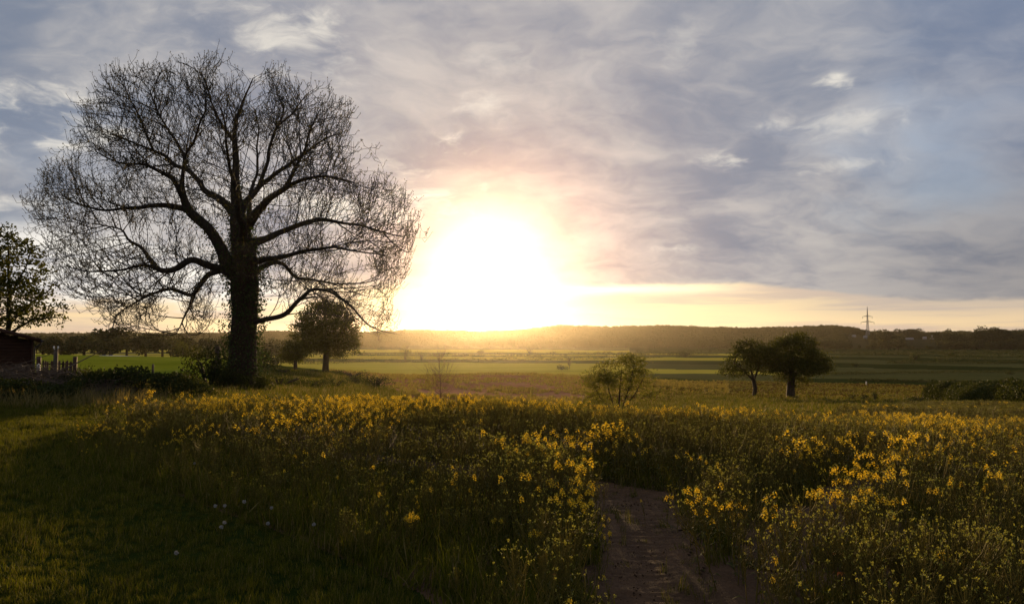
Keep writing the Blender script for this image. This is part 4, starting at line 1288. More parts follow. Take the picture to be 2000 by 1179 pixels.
def hedge(pts, W, H, leaf, per_m, label, mat='hedge', name='hedge', cat='hedge', group=None, ragged=0.35):
    """pts: ground points along the line"""
    P = np.array([tuple(p) for p in pts], float)
    seg = np.linalg.norm(np.diff(P, axis=0), axis=1); cum = np.concatenate([[0], np.cumsum(seg)])
    L = cum[-1]; n = int(L * per_m)
    s = rng.uniform(0, L, n)
    c = np.stack([np.interp(s, cum, P[:, k_]) for k_ in range(2)], 1)
    hh = H * (1 + ragged * vnoise(s / (H * 1.6), s * 0, int(L) % 97) + ragged * .5 * vnoise(s / (H * .5), s * 0 + 3, 12))
    a = rng.uniform(0, math.pi, n); rad = rng.uniform(.5, 1, n) ** .5
    off = np.cos(a) * rad * W / 2
    z = np.sin(a) ** .7 * rad * hh
    d = np.gradient(np.stack([np.interp(np.linspace(0, L, 60), cum, P[:, k_]) for k_ in range(2)], 1), axis=0)
    dn = d / (np.linalg.norm(d, axis=1)[:, None] + 1e-9)
    nx = np.interp(s, np.linspace(0, L, 60), -dn[:, 1]); ny = np.interp(s, np.linspace(0, L, 60), dn[:, 0])
    x = c[:, 0] + nx * off; y = c[:, 1] + ny * off
    zz = zt(x, y) + z
    base = Vector((float(P[:, 0].mean()), float(P[:, 1].mean()), float(zt(P[:, 0].mean(), P[:, 1].mean()))))
    root = empty(name, base); tag(root, label, cat, group)
    Q = np.stack([x, y, zz], 1) - np.array(base)
    v, q = leaves_np(Q, leaf, rng)
    o = link('foliage', mesh_np('foliage', v, q, M[mat]), root); tag(o, kind='stuff')
    mb = MB()
    for i in range(min(60, max(6, int(L / (H * .8))))):
        t = rng.uniform(0, L); p = np.array([np.interp(t, cum, P[:, k_]) for k_ in range(2)]); g = float(zt(p[0], p[1]))
        b = np.array([p[0], p[1], g]) - np.array(base)
        mb.tube([b + [0, 0, -.05], b + [rng.normal(0, .1) * H, rng.normal(0, .1) * H, H * .75]], [H * .018, H * .008], 4, cap=False)
    tag(link('stems', mb.mesh('stems', [M['twig']], True), root), kind='stuff')
    return root


def g(px, py): return hit(px, py)


# thick hedge low on the right
hedge([g(1832, 783), g(1880, 790), g(1940, 797), g(2010, 803), g(2080, 808)], 4.0, 2.3, 0.17, 2300, 'thick dark hedge running down to the right edge of the crop', ragged=.18)
bush(g(1795, 786), 2.2, 0.9, 0.14, 1500, 'low dark mound of brambles left of the thick hedge', name='bramble_mound', cat='bramble')
bush(g(1665, 780), 0.55, 0.75, 0.10, 420, 'small dark scrub clump, left one of three beside the twin trees', name='scrub_clump', group='scrub clumps at the crop edge')
bush(g(1689, 780), 0.75, 0.6, 0.10, 420, 'low dark scrub clump between two taller ones', name='scrub_clump', group='scrub clumps at the crop edge')
bush(g(1709, 780), 0.6, 1.0, 0.10, 520, 'upright dark scrub clump, tallest of three beside the twin trees', name='scrub_clump', group='scrub clumps at the crop edge')
# field bushes
bush(g(1671, 716.5), 3.6, 2.4, 0.5, 500, 'small dark bush alone on the grey green pasture')
bush(g(1788, 702), 6.5, 4.4, 0.7, 600, 'twin topped bush on the pasture before the ditch')
bush(g(1858, 697), 8, 6.0, 0.9, 600, 'rounded bush standing behind the long dark hedgerow')
bush(g(1974, 731), 2.2, 1.2, 0.35, 300, 'tiny dark bush near the right edge of the fields')
bush(g(1338, 698), 9, 5.2, 0.9, 700, 'round dark bush on the strips left of the twin trees')
bush(g(1098, 722), 3.4, 2.2, 0.4, 700, 'round dark bush at the foot of the slender bare tree', ry=2.5)
bush(g(790, 705), 5.5, 10.5, 0.55, 1500, 'tall pale willow hazy in the sun glare', mat='willow', name='willow', cat='tree')
bush(g(823, 702), 6.5, 6.0, 0.55, 900, 'low rounded willow beside the tall hazy one', mat='willow', name='willow', cat='tree')
for px, py, rx, rz, lb in [(940, 691, 5, 3.2, 'leftmost pale round bush below the sunlit wood'), (1035, 689, 14, 7, 'wide hazy thicket below the wood near the sun'), (905, 696, 9, 2.2, 'low hazy scrub line in the glare')]:
    bush(g(px, py), rx, rz, 0.8, 420, lb)
# hedgerows and ditches across the valley
HR = [([(545, 709), (700, 708), (850, 707), (1000, 705), (1150, 702), (1290, 699)], 6, 2.2, .6, 'long low hedgerow across the sunlit valley, nearer of two'),
      ([(700, 695), (830, 695), (1000, 695.5), (1200, 694), (1400, 692.5)], 8, 2.6, .8, 'long low hedgerow across the sunlit valley, farther of two'),
      ([(1240, 690), (1330, 690.5), (1430, 689)], 9, 3.5, .9, 'short dark hedgerow left of the twin trees'),
      ([(1600, 689), (1680, 690), (1760, 689), (1880, 688), (2010, 687.5)], 9, 2.4, .9, 'farthest dark hedgerow across the right hand fields'),
      ([(1640, 694.5), (1720, 694), (1790, 693), (1900, 691.5), (2010, 691)], 7, 2.2, .8, 'second dark hedgerow across the right hand fields'),
      ([(1828, 703.5), (1880, 703), (1940, 702), (2015, 702)], 8, 4.4, .8, 'bushy dark hedgerow at the right edge below the wood'),
      ([(1735, 710), (1800, 709.5), (1880, 710), (1950, 710), (2015, 709)], 5, 1.7, .55, 'reedy ditch line crossing the right hand pasture'),
      ([(1620, 732), (1700, 730), (1800, 729), (1900, 728), (2010, 727)], 3, 0.9, .35, 'low weedy ditch line below the right hand pasture'),
      ([(1660, 744), (1740, 745), (1830, 747), (1930, 748), (2010, 747)], 2.2, 0.7, .28, 'low weedy ditch line above the orange stubble')]
for pts, W, H, leaf, lb in HR:
    P_ = [g(*p) for p in pts]
    L = sum((P_[i + 1] - P_[i]).length for i in range(len(P_) - 1))
    hedge(P_, W, H, leaf, min(7000 / L, 40 / leaf / leaf / 3), lb, name='hedgerow', mat='hedge', ragged=.45)


# far trees: five shapes, shared
def far_tree_mesh(rx, rz, n, leaf, rng, mat):
    nl = 8
    C = rng.normal(size=(nl, 3)); C /= np.linalg.norm(C, axis=1)[:, None]
    C = C * rng.uniform(.3, .62, (nl, 1)) * np.array([rx, rx, rz * .45]) + np.array([0, 0, rz * .52])
    Rl = rng.uniform(.35, .55, nl)
    k = rng.integers(0, nl, n)
    d = rng.normal(size=(n, 3)); d /= np.linalg.norm(d, axis=1)[:, None]
    P = C[k] + d * (rng.uniform(0.4, 1, (n, 1)) ** .4) * Rl[k][:, None] * np.array([rx, rx, rz * .5])
    P[:, 2] = np.clip(P[:, 2], 0.01 * rz, None)
    v, q = leaves_np(P, leaf, rng)
    return mesh_np('crown', v, q, mat)


FT = [far_tree_mesh(5.6 * a, 11 * b, 1400, 0.95, rng, M['wood_far']) for a, b in ((1, 1), (1.15, .95), (.85, 1.1), (1.3, 1.05), (.95, .85))]
mbt = MB(); mbt.tube([(0, 0, -1), (0, 0, 4), (0.2, 0, 7)], [.45, .35, .2], 5); FT_TRUNK = mbt.mesh('trunk', [M['bark']], True)
n_ = 0


def far_tree(px, dep, h, label, group, wid=1.0):
    global n_
    b = on_ground(px, dep)
    root = empty('far_tree', (b.x, b.y, b.z - 0.3), rng.uniform(0, 6.28)); s = h / 11.0
    root.scale = (s * wid, s * wid, s)
    tag(root, label, 'tree', group)
    link('trunk', FT_TRUNK, root)
    o = link('crown', FT[n_ % 5], root)
    n_ += 1
    return root


GL = 'tree belt beyond the green field on the left'
for px, dep, h, w_, lb in [(165, 395, 15, 1.3, 'dark tree just right of the garden tree, in the belt beyond the green field'), (205, 380, 12, 1.7, 'low paler green tree in front of the big dark belt tree'), (217, 430, 19.5, 1.5, 'biggest rounded dark tree of the belt on the left'),
                         (248, 440, 17, 1.2, 'dark tree at the right shoulder of the biggest belt tree'), (120, 410, 15, 1.4, 'dark tree behind the garden tree and the fence'), (85, 420, 15, 1.4, 'dark tree behind the shed roof edge'), (45, 430, 15, 1.4, 'dark tree behind the shed'),
                         (285, 450, 16, 1.3, 'belt tree seen through the hanging twigs left of the trunk'), (318, 430, 14, 1.3, 'belt tree above the pale strip'), (348, 460, 17.5, 1.1, 'rounded tall belt tree left of the big trunk'), (385, 450, 14, 1.3, 'belt tree behind the golden bush'),
                         (412, 440, 15, 1.2, 'belt tree left of the big trunk, behind the thick post'), (440, 450, 15, 1.3, 'belt tree against the left edge of the big trunk'), (530, 470, 14, 1.4, 'belt tree just right of the big trunk'), (560, 480, 13, 1.4, 'belt tree left of the knoll trees')]:
    far_tree(px, dep, h, lb, GL, w_)
bush(on_ground(362, 280), 5.2, 6.0, 0.5, 1500, 'golden edged round bush beyond the green field', mat='oak', ry=5)
bush(on_ground(402, 290), 5.2, 4.2, 0.5, 900, 'low dark bush right of the golden edged one')
bush(on_ground(512, 100), 2.3, 2.6, 0.24, 1300, 'dark bush close against the right side of the big trunk', ry=2)
bush(on_ground(538, 330), 7, 5, 0.6, 700, 'hazy low bush left of the knoll trees')
GR = 'trees along the far right valley edge'
LBF = 'dark tree in the front row along the far right valley edge'
LBR = 'tall dark tree in the back row on the far right skyline'
for px in range(1570, 2060, 15):
    far_tree(px + rng.uniform(-7, 7), rng.uniform(1080, 1150), rng.uniform(12, 18) * (.42 if 1752 < px < 1845 or 1655 < px < 1705 else 1), LBF, GR, rng.uniform(1.1, 1.7))
for px in range(1722, 2060, 12):
    if 1752 < px < 1842: continue
    far_tree(px + rng.uniform(-6, 6), rng.uniform(1210, 1320), rng.uniform(24, 37), LBR, GR, rng.uniform(.9, 1.3))
for px, dep, h, w_, lb in [(1782, 1720, 29, 1.7, 'tallest rounded tree on the right skyline beside the pylon'), (1762, 1730, 25, 1.5, 'rounded skyline tree touching the tallest one on its left'), (1955, 1190, 35, 1.2, 'broad skyline tree nearest the right edge'), (1938, 1210, 31, 1.0, 'skyline tree left of the broad one by the right edge'), (1975, 1200, 31, .9, 'skyline tree right of the broad one by the right edge')]:
    far_tree(px, dep, h, lb, GR, w_)
GC = 'trees on the valley floor below the hills'
LBC = 'hazy tree in the line below the wooded hills'
for px in range(560, 1560, 20):
    far_tree(px + rng.uniform(-8, 8), rng.uniform(1180, 1340), rng.uniform(9, 17), LBC, GC, rng.uniform(1.1, 1.7))

# the woods on the hills, one mass
n = 30000
dd = np.sqrt(rng.uniform(1330 ** 2, 2420 ** 2, n)); th_ = rng.uniform(-.78, .78, n)
x, y = dd * np.sin(th_), dd * np.cos(th_)
pxx = 1000 + F_PX * np.tan(th_)
clear_ = ((np.abs(pxx - 1448) < 22) & (np.abs(dd - 1700) < 60)) | ((np.abs(pxx - 1605) < 20) & (np.abs(dd - 1650) < 60)) | ((vnoise(x / 150, y / 110, 91) > .62) & (dd < 1800))
for hp in (1776, 1822, 1806, 1690, 1668): clear_ |= (np.abs(pxx - hp) < 15) & (dd < 1900)
ok = ~clear_
x, y, dd = x[ok], y[ok], dd[ok]
colw = protos('wood_tree', [far_tree_mesh(5.6 * a, 11 * b, 420, 1.7, rng, M['wood_far']) for a, b in ((1, 1), (1.2, .95), (.85, 1.1), (.55, 1.25))])
sc_ = rng.uniform(.8, 1.2, len(x)) * (1 + .2 * vnoise(x / 60, y / 60, 92))
scatter('hill_woodland', np.stack([x, y, zt(x, y) - .3], 1), np.stack([sc_ * 1.25, sc_ * 1.25, sc_], 1), colw, 4, rng, lean=0.02)

# ------------------------------------------------------------------ shed, fence and posts on the left
def shed():
    DEP = 36.0
    k = DEP / F_PX
    c = at_depth(62, 700, DEP)           # right hand corner of the wall
    gz = float(zt(c.x, DEP)) - 0.05
    root = empty('garden_shed', (c.x, DEP, gz), 0.66)
    tag(root, 'dark brown boarded wooden shed at the left edge under the leafy tree', 'shed')
    top = at_depth(62, 663, DEP).z - gz       # wall height at the corner
    Wd, Dp = 4.6, 3.2
    slope = 0.30
    nb_ = int(top / 0.145) + 9
    # gable wall: overlapping boards, each shorter as the gable narrows
    for i in range(nb_):
        z0 = 0.05 + i * 0.145
        if z0 > top + Wd / 2 * slope - 0.1: break
        over = max(0.0, z0 + 0.145 - top) / slope
        w_ = Wd - 2 * over
        if w_ < 0.3: break
        m_ = MB()
        y0, y1 = -0.012, -0.03
        x0, x1 = -Wd + over, -over
        m_.add([(x0, 0.0, z0), (x1, 0.0, z0), (x1, -0.034, z0), (x0, -0.034, z0), (x0, 0.0, z0 + 0.16), (x1, 0.0, z0 + 0.16), (x1, -0.014, z0 + 0.16), (x0, -0.014, z0 + 0.16)],
               [(0, 3, 2, 1), (4, 5, 6, 7), (2, 3, 7, 6), (0, 1, 5, 4), (1, 2, 6, 5), (0, 4, 7, 3)])
        link('board', m_.mesh('board', [M['dark_boards']]), root)
    # side wall boards
    for i in range(int(top / 0.145)):
        z0 = 0.05 + i * 0.145
        m_ = MB(); m_.box((0.016, Dp / 2 + 0.04, z0 + 0.075), (0.026, Dp, 0.139)); link('board', m_.mesh('board', [M['dark_boards']]), root)
    m_ = MB(); m_.box((-Wd / 2, Dp / 2, top / 2 - 0.1), (Wd - 0.1, Dp - 0.1, top - 0.2)); link('wall', m_.mesh('wall', [M['dark_boards']]), root)
    m_ = MB(); m_.box((0.012, -0.03, top / 2 + 0.02), (0.075, 0.09, top)); link('corner_post', m_.mesh('corner_post', [M['dark_boards']]), root)
    m_ = MB(); m_.box((-1.33, -0.052, top * 0.42), (0.05, 0.03, top * 0.8)); link('door_trim', m_.mesh('door_trim', [M['old_post']]), root)
    # roof: two slabs
    ov = 0.30
    for sgn in (0, 1):
        m_ = MB()
        xe, xr = (ov, -Wd / 2) if sgn == 0 else (-Wd - ov, -Wd / 2)
        ze, zr = top - ov * slope + 0.06, top + Wd / 2 * slope + 0.06
        v = [(xe, -0.32, ze), (xr, -0.32, zr), (xr, Dp + .3, zr), (xe, Dp + .3, ze), (xe, -0.32, ze + .07), (xr, -0.32, zr + .07), (xr, Dp + .3, zr + .07), (xe, Dp + .3, ze + .07)]
        m_.add(v, [(0, 1, 2, 3), (4, 7, 6, 5), (0, 4, 5, 1), (3, 2, 6, 7), (0, 3, 7, 4), (1, 5, 6, 2)])
        rf = link('roof', m_.mesh('roof', [M['roof_felt']]), root)
        m_ = MB()
        m_.add([(xe, -0.345, ze - .1), (xr, -0.345, zr - .1), (xr, -0.345, zr + .08), (xe, -0.345, ze + .08), (xe, -0.323, ze - .1), (xr, -0.323, zr - .1), (xr, -0.323, zr + .08), (xe, -0.323, ze + .08)],
               [(0, 1, 2, 3), (7, 6, 5, 4), (0, 4, 5, 1), (3, 2, 6, 7), (0, 3, 7, 4), (1, 5, 6, 2)])
        link('fascia', m_.mesh('fascia', [M['dark_boards']]), rf)
    m_ = MB(); m_.tube([(ov + .06, -0.4, top - ov * slope + .02), (ov + .06, Dp + .35, top - ov * slope + .02)], [.062, .062], 8)
    link('gutter', m_.mesh('gutter', [M['gutter']], True), root)
    m_ = MB(); m_.tube([(ov + .04, -0.2, top - ov * slope - .03), (ov + .02, -0.16, top - ov * slope - .14), (0.12, -0.09, top - .36), (0.09, -0.09, top - .5), (0.09, -0.09, 0.05)], [.04] * 5, 8)
    link('downpipe', m_.mesh('downpipe', [M['gutter']], True), root)


shed()


def post(name, base, h, w_, label, mat='old_post', cat='post', round_=False, lean=(0, 0), group=None):
    m_ = MB()
    if round_: m_.tube([(0, 0, -.2), (lean[0] * .5, 0, h * .5), (lean[0], 0, h - .03), (lean[0], 0, h)], [w_ / 2, w_ / 2, w_ / 2 * .95, w_ / 2 * .8], 10)
    else:
        m_.box((0, 0, h / 2 - .1), (w_, w_, h + .2 - .06))
        a = w_ / 2; m_.add([(-a, -a, h - .03), (a, -a, h - .03), (a, a, h - .03), (-a, a, h - .03), (0, 0, h + .03)], tris=[(0, 1, 4), (1, 2, 4), (2, 3, 4), (3, 0, 4)])
    o = link(name, m_.mesh(name, [M[mat]], round_), None, base)
    tag(o, label, cat, group)
    return o


def ground_pt(px, dep):
    p = on_ground(px, dep); return p


# picket fence
def picket_fence():
    D = 33.0
    a = ground_pt(84, D); b = ground_pt(146, D + .4)
    root = empty('picket_fence', a); tag(root, 'low dark picket fence between the shed and the brush heap', 'fence')
    n = 17
    L = (b - a)
    pk = MB(); pk.box((0, 0, .33), (.07, .022, .62)); pk.add([(-.035, -.011, .64), (.035, -.011, .64), (.035, .011, .64), (-.035, .011, .64), (0, 0, .70)], tris=[(0, 1, 4), (1, 2, 4), (2, 3, 4), (3, 0, 4)])
    pm = pk.mesh('picket', [M['dark_boards']])
    ang_ = math.atan2(L.y, L.x)
    r2 = np.random.default_rng(3)
    for i in range(n):
        p = L * (i / (n - 1)); o = link('picket', pm, root, (p.x, p.y - .03, float(zt(a.x + p.x, a.y + p.y)) - a.z + .28 + r2.normal(0, .02)))
        o.rotation_euler = (0, r2.normal(0, .05), ang_)
    for z in (.48, .80):
        m_ = MB(); m_.box((L.x / 2, L.y / 2, z), (L.length, .03, .06), ang_); link('rail', m_.mesh('rail', [M['dark_boards']]), root)
    for t, h in ((-.12, 1.12), (1.02, 1.1)):
        m_ = MB(); p = L * t; m_.box((p.x, p.y + .03, h / 2), (.13, .12, h)); link('post', m_.mesh('post', [M['dark_boards']]), root)


picket_fence()
# tall post with two pale insulators
b = ground_pt(110, 31.0)
root = empty('insulator_post', b); tag(root, 'tall thin wooden post with two white insulators on top', 'post')
hh = at_depth(110, 682, 31.0).z - b.z
m_ = MB(); m_.box((0, 0, hh / 2 - .1), (.12, .12, hh + .2)); link('pole', m_.mesh('pole', [M['old_post']]), root)
for s in (-1, 1):
    m_ = MB(); m_.tube([(s * .05, 0, hh), (s * .07, 0, hh + .03), (s * .085, 0, hh + .05), (s * .085, 0, hh + .08), (s * .085, 0, hh + .10), (s * .085, 0, hh + .13)], [.01, .012, .035, .028, .035, .015], 8)
    link('insulator', m_.mesh('insulator', [M['porcelain']], True), root)
b = ground_pt(77, 27.0); post('pale_stake', b, at_depth(77, 711, 27).z - b.z, .09, 'short pale stake catching the light beside the brush heap', 'pale_post')
b = ground_pt(300, 31.0); post('fence_post', b, at_depth(300, 711, 31).z - b.z, .07, 'thin dark fence post under the hanging twigs left of the trunk')
b = ground_pt(427, 38.0); post('gate_post', b, at_depth(427, 676, 38).z - b.z, .27, 'thick weathered round post standing just left of the big trunk', round_=True, lean=(-.05, 0))
b = hit(1692, 752); post('flare_spot_stake', b, 0.9, .22, 'short pale upright added for a lens flare spot in the orange stubble', 'pale_post')  # made-up stake standing in for a pale spot of lens flare


# heap of cut branches
def brush_heap():
    r2 = np.random.default_rng(33)
    c = ground_pt(60, 25.0)
    root = empty('brush_heap', c); tag(root, 'long tangled heap of cut dead branches in front of the shed', 'brush heap')
    def top(x):  # outline of the heap
        return 0.85 * np.clip(1 - ((x - (-.6)) / 3.3) ** 2, 0, 1) ** .7 + .12
    for i in range(90):
        x = r2.uniform(-2.6, 2.6); y = r2.uniform(-1.3, 1.3)
        z = r2.uniform(.05, 1) * top(x) * (1 - abs(y) / 2.2)
        L = r2.uniform(.7, 2.0); a = r2.normal(0, .5) + (math.pi if r2.random() < .5 else 0); e_ = r2.normal(.08, .16)
        d = np.array([math.cos(a) * math.cos(e_), math.sin(a) * math.cos(e_), math.sin(e_)])
        p = np.array([x, y, z]); q = p + d * L
        q[2] = max(q[2], .03)
        mid = (p + q) / 2 + r2.normal(0, .06, 3)
        rr = r2.uniform(.010, .028)
        m_ = MB(); m_.tube([p, mid, q], [rr, rr * .8, rr * .4], 5); link('branch', m_.mesh('branch', [M['dead_stick']], True), root)
    n = 5200
    x = r2.uniform(-2.9, 3.0, n); y = r2.uniform(-1.5, 1.5, n)
    z = np.abs(r2.uniform(0, 1, n)) ** .7 * top(x) * (1 - np.abs(y) / 2.3)
    P = np.stack([x, y, z], 1); d = r2.normal(size=(n, 3)) * np.array([1, .6, .28]); d /= np.linalg.norm(d, axis=1)[:, None]
    Q = P + d * r2.uniform(.2, .6, (n, 1)); Q[:, 2] = np.clip(Q[:, 2], .0, None)
    v, q = segs_np(P, Q, .008, .004)
    o = link('small_twigs', mesh_np('small_twigs', v, q, M['dead_stick']), root); tag(o, kind='stuff')


brush_heap()
# scrub bank between the grass and the tree
hedge([ground_pt(150, 25.5), ground_pt(230, 25), ground_pt(310, 26), ground_pt(400, 27)], 2.6, .95, .10, 1500, 'dark bramble bank in front of the big tree', name='bramble_bank', cat='bramble', ragged=.3)
hedge([ground_pt(-120, 23), ground_pt(-20, 22.5), ground_pt(80, 22.5), ground_pt(160, 23)], 2.2, .72, .09, 1500, 'low dark bramble strip under the brush heap', name='bramble_bank', cat='bramble', ragged=.35)
bush(ground_pt(410, 33.5), 1.5, 1.5, .11, 2400, 'leafy bush around the thick post left of the big trunk', ry=1.2)
bush(ground_pt(448, 34), .9, 1.0, .10, 1400, 'low leafy bush at the left foot of the big trunk')
bush(ground_pt(500, 34.5), .8, .8, .10, 1100, 'low leafy bush at the right foot of the big trunk')
bush(ground_pt(352, 34), .8, .55, .09, 700, 'small tuft of scrub beyond the bramble bank, nearest the big tree')
bush(ground_pt(228, 36), .7, .5, .09, 500, 'small dark tuft of scrub beyond the bramble bank, left one of two')
bush(ground_pt(262, 36), .8, .5, .09, 500, 'small dark tuft of scrub beyond the bramble bank, right one of two')
bush(ground_pt(180, 34), .9, .8, .09, 500, 'ragged dark stump scrub at the right end of the picket fence')
# rough scrub on the mound right of the big tree
for px, py, rx, rz, n, lb in [(545, 756, 2.6, .8, 900, 'reddish scrub at the left end of the mound'), (600, 758, 2.2, .7, 800, 'low scrub in the middle of the mound'), (655, 760, 1.4, 1.0, 700, 'pale weedy clump on the front of the mound'), (700, 752, 2.0, 1.1, 900, 'dark scrub on the right slope of the mound'), (735, 758, 2.4, 1.4, 1000, 'dark thorny scrub at the right end of the mound'),
                              (655, 731, 2.4, .7, 500, 'scrub line just right of the knoll tree foot'), (690, 737, 3.0, .9, 700, 'scrub on the far rim of the mound'), (612, 727, 1.6, .5, 300, 'low dark tuft left of the knoll tree foot'), (555, 728, 1.8, .5, 300, 'low dark tuft left of the small knoll tree')]:
    bush(hit(px, py), rx, rz, .14, n, lb, name='scrub', cat='bush')


# ------------------------------------------------------------------ pylon, houses
def pylon():
    D = 1650.0
    k = D / F_PX
    b = on_ground(1695, D)
    root = empty('electricity_pylon', b); tag(root, 'lattice electricity pylon with two crossarms rising above the right skyline', 'pylon')
    H = at_depth(1695, 599, D).z - b.z
    zA = at_depth(1695, 629, D).z - b.z; zB = at_depth(1695, 618, D).z - b.z
    def half(z): return np.interp(z, [0, zA * .55, zA, H], [4.2, 2.3, 1.3, .25])
    P0 = []; P1 = []
    zs = np.concatenate([np.linspace(0, zA, 9), np.linspace(zA, H, 9)[1:]])
    for za, zb in zip(zs[:-1], zs[1:]):
        a_, b_ = half(za), half(zb)
        ca = [(-a_, -a_, za), (a_, -a_, za), (a_, a_, za), (-a_, a_, za)]; cb = [(-b_, -b_, zb), (b_, -b_, zb), (b_, b_, zb), (-b_, b_, zb)]
        for i in range(4):
            j = (i + 1) % 4
            P0 += [ca[i], ca[i], ca[j], cb[i]]; P1 += [cb[i], cb[j], cb[i], cb[j]]
    v, q = segs_np(P0, P1, .2, .2, 3)
    link('tower', mesh_np('tower', v, q, M['steel']), root)
    for z, W in ((zA, 13 * k), (zB, 9.5 * k)):
        P0 = []; P1 = []
        h0 = half(z)
        for s in (-1, 1):
            n = 6
            for i in range(n):
                t0, t1 = i / n, (i + 1) / n
                x0, x1 = s * (h0 + (W - h0) * t0), s * (h0 + (W - h0) * t1)
                u0, u1 = z + 2.8 * (1 - t0), z + 2.8 * (1 - t1)
                for y_ in (-1, 1):
                    w0, w1 = h0 * (1 - t0) * y_ + .02 * y_, h0 * (1 - t1) * y_ + .02 * y_
                    P0 += [(x0, w0, z), (x0, w0, u0), (x0, w0, z)]; P1 += [(x1, w1, z), (x1, w1, u1), (x1, w1, u1)]
        v, q = segs_np(P0, P1, .2, .2, 3)
        ca = link('crossarm', mesh_np('crossarm', v, q, M['steel']), root)
        for s in (-1, 1):
            m_ = MB(); zz_ = np.linspace(z, z - 4.2, 12); m_.tube(np.stack([zz_ * 0 + s * W * .98, zz_ * 0, zz_], 1), np.where(np.arange(12) % 2, .22, .38), 6)
            link('insulator_string', m_.mesh('insulator_string', [M['glass']], True), ca)


pylon()


def house(px, dep, w_, h, label, rz=0.0, wide=1.0, lift=0.0):
    b = on_ground(px, dep); b.z += lift
    root = empty('house', b, rz); tag(root, label, 'house', 'houses among the far trees')
    m_ = MB(); m_.box((0, 0, h / 2 - 1), (w_, w_ * .6, h + 2)); link('wall', m_.mesh('wall', [M['render_wall']]), root)
    a, d, e_ = w_ / 2 + .4, w_ * .3 + .4, h
    r_ = h * .75
    m_ = MB(); m_.add([(-a, -d, e_ + .02), (a, -d, e_ + .02), (a, d, e_ + .02), (-a, d, e_ + .02), (-a, 0, e_ + r_), (a, 0, e_ + r_)], [(0, 1, 5, 4), (2, 3, 4, 5), (0, 3, 2, 1)], [(0, 4, 3), (1, 2, 5)])
    link('roof', m_.mesh('roof', [M['grey_roof']]), root)
    for i in range(3):
        m_ = MB(); m_.box(((i - 1) * w_ * .3, -w_ * .3 - .03, h * .55), (w_ * .12, .1, h * .35)); link('window', m_.mesh('window', [M['glass']]), root)


for a in [(1776, 1640, 15, 2.2, 'long low pale roofed house among the far right trees'), (1822, 1650, 10, 5, 'tall pale gabled house among the far right trees'), (1806, 1645, 7, 3.2, 'small pale house left of the tall gabled one'), (1690, 1640, 7, 3.5, 'pale house below the pylon among the far trees'), (1668, 1640, 7, 2.6, 'little pale house farthest left below the pylon')]:
    house(*a)


# ------------------------------------------------------------------ oilseed rape
def raceme(fl, pd, p, d, rng, n_fl, size, detail):
    """flower spike: open flowers round a knot of buds, pods below"""
    d = d / np.linalg.norm(d)
    e1 = np.cross(d, [.3, .8, .1]); e1 /= np.linalg.norm(e1); e2 = np.cross(d, e1)
    # buds
    for j in range(4 if detail else 2):
        c = p + d * rng.uniform(0, .014) + (e1 * rng.normal() + e2 * rng.normal()) * .005
        v, q = leaves_np(c[None], .013, rng, aspect=.6, tilt=d); fl.add(v, q, mi=1)
    for j in range(n_fl):
        a = j * 2.4 + rng.uniform(-.3, .3); t = j / max(n_fl, 1)
        out = e1 * math.cos(a) + e2 * math.sin(a)
        c = p - d * (.004 + .05 * t) + out * (.012 + .017 * t)
        nrm = out * .75 + d * .5; nrm /= np.linalg.norm(nrm)
        f1 = np.cross(nrm, d); f1 /= np.linalg.norm(f1); f2 = np.cross(nrm, f1)
        s = size * rng.uniform(.8, 1.15)
        if detail:
            ph = rng.uniform(0, 1.57)
            for k_ in range(4):
                an = ph + k_ * math.pi / 2
                r_ = f1 * math.cos(an) + f2 * math.sin(an); tt = -f1 * math.sin(an) + f2 * math.cos(an)
                fl.add([c, c + r_ * s * .6 + tt * s * .42 + nrm * s * .12, c + r_ * s * 1.05 + nrm * s * .05, c + r_ * s * .6 - tt * s * .42 + nrm * s * .12], [(0, 1, 2, 3)])
        else:
            fl.add([c - f1 * s * .9, c - f2 * s * .9 + nrm * s * .25, c + f1 * s * .9, c + f2 * s * .9 + nrm * s * .25], [(0, 1, 2, 3)])
    for j in range(6 if detail else 3):
        a = rng.uniform(0, 6.283); c = p - d * rng.uniform(.06, .19)
        o_ = (e1 * math.cos(a) + e2 * math.sin(a)) * .8 + d * .7
        v, q = segs_np([c], [c + o_ * rng.uniform(.025, .05)], .0016, .0008); pd.add(v, q)


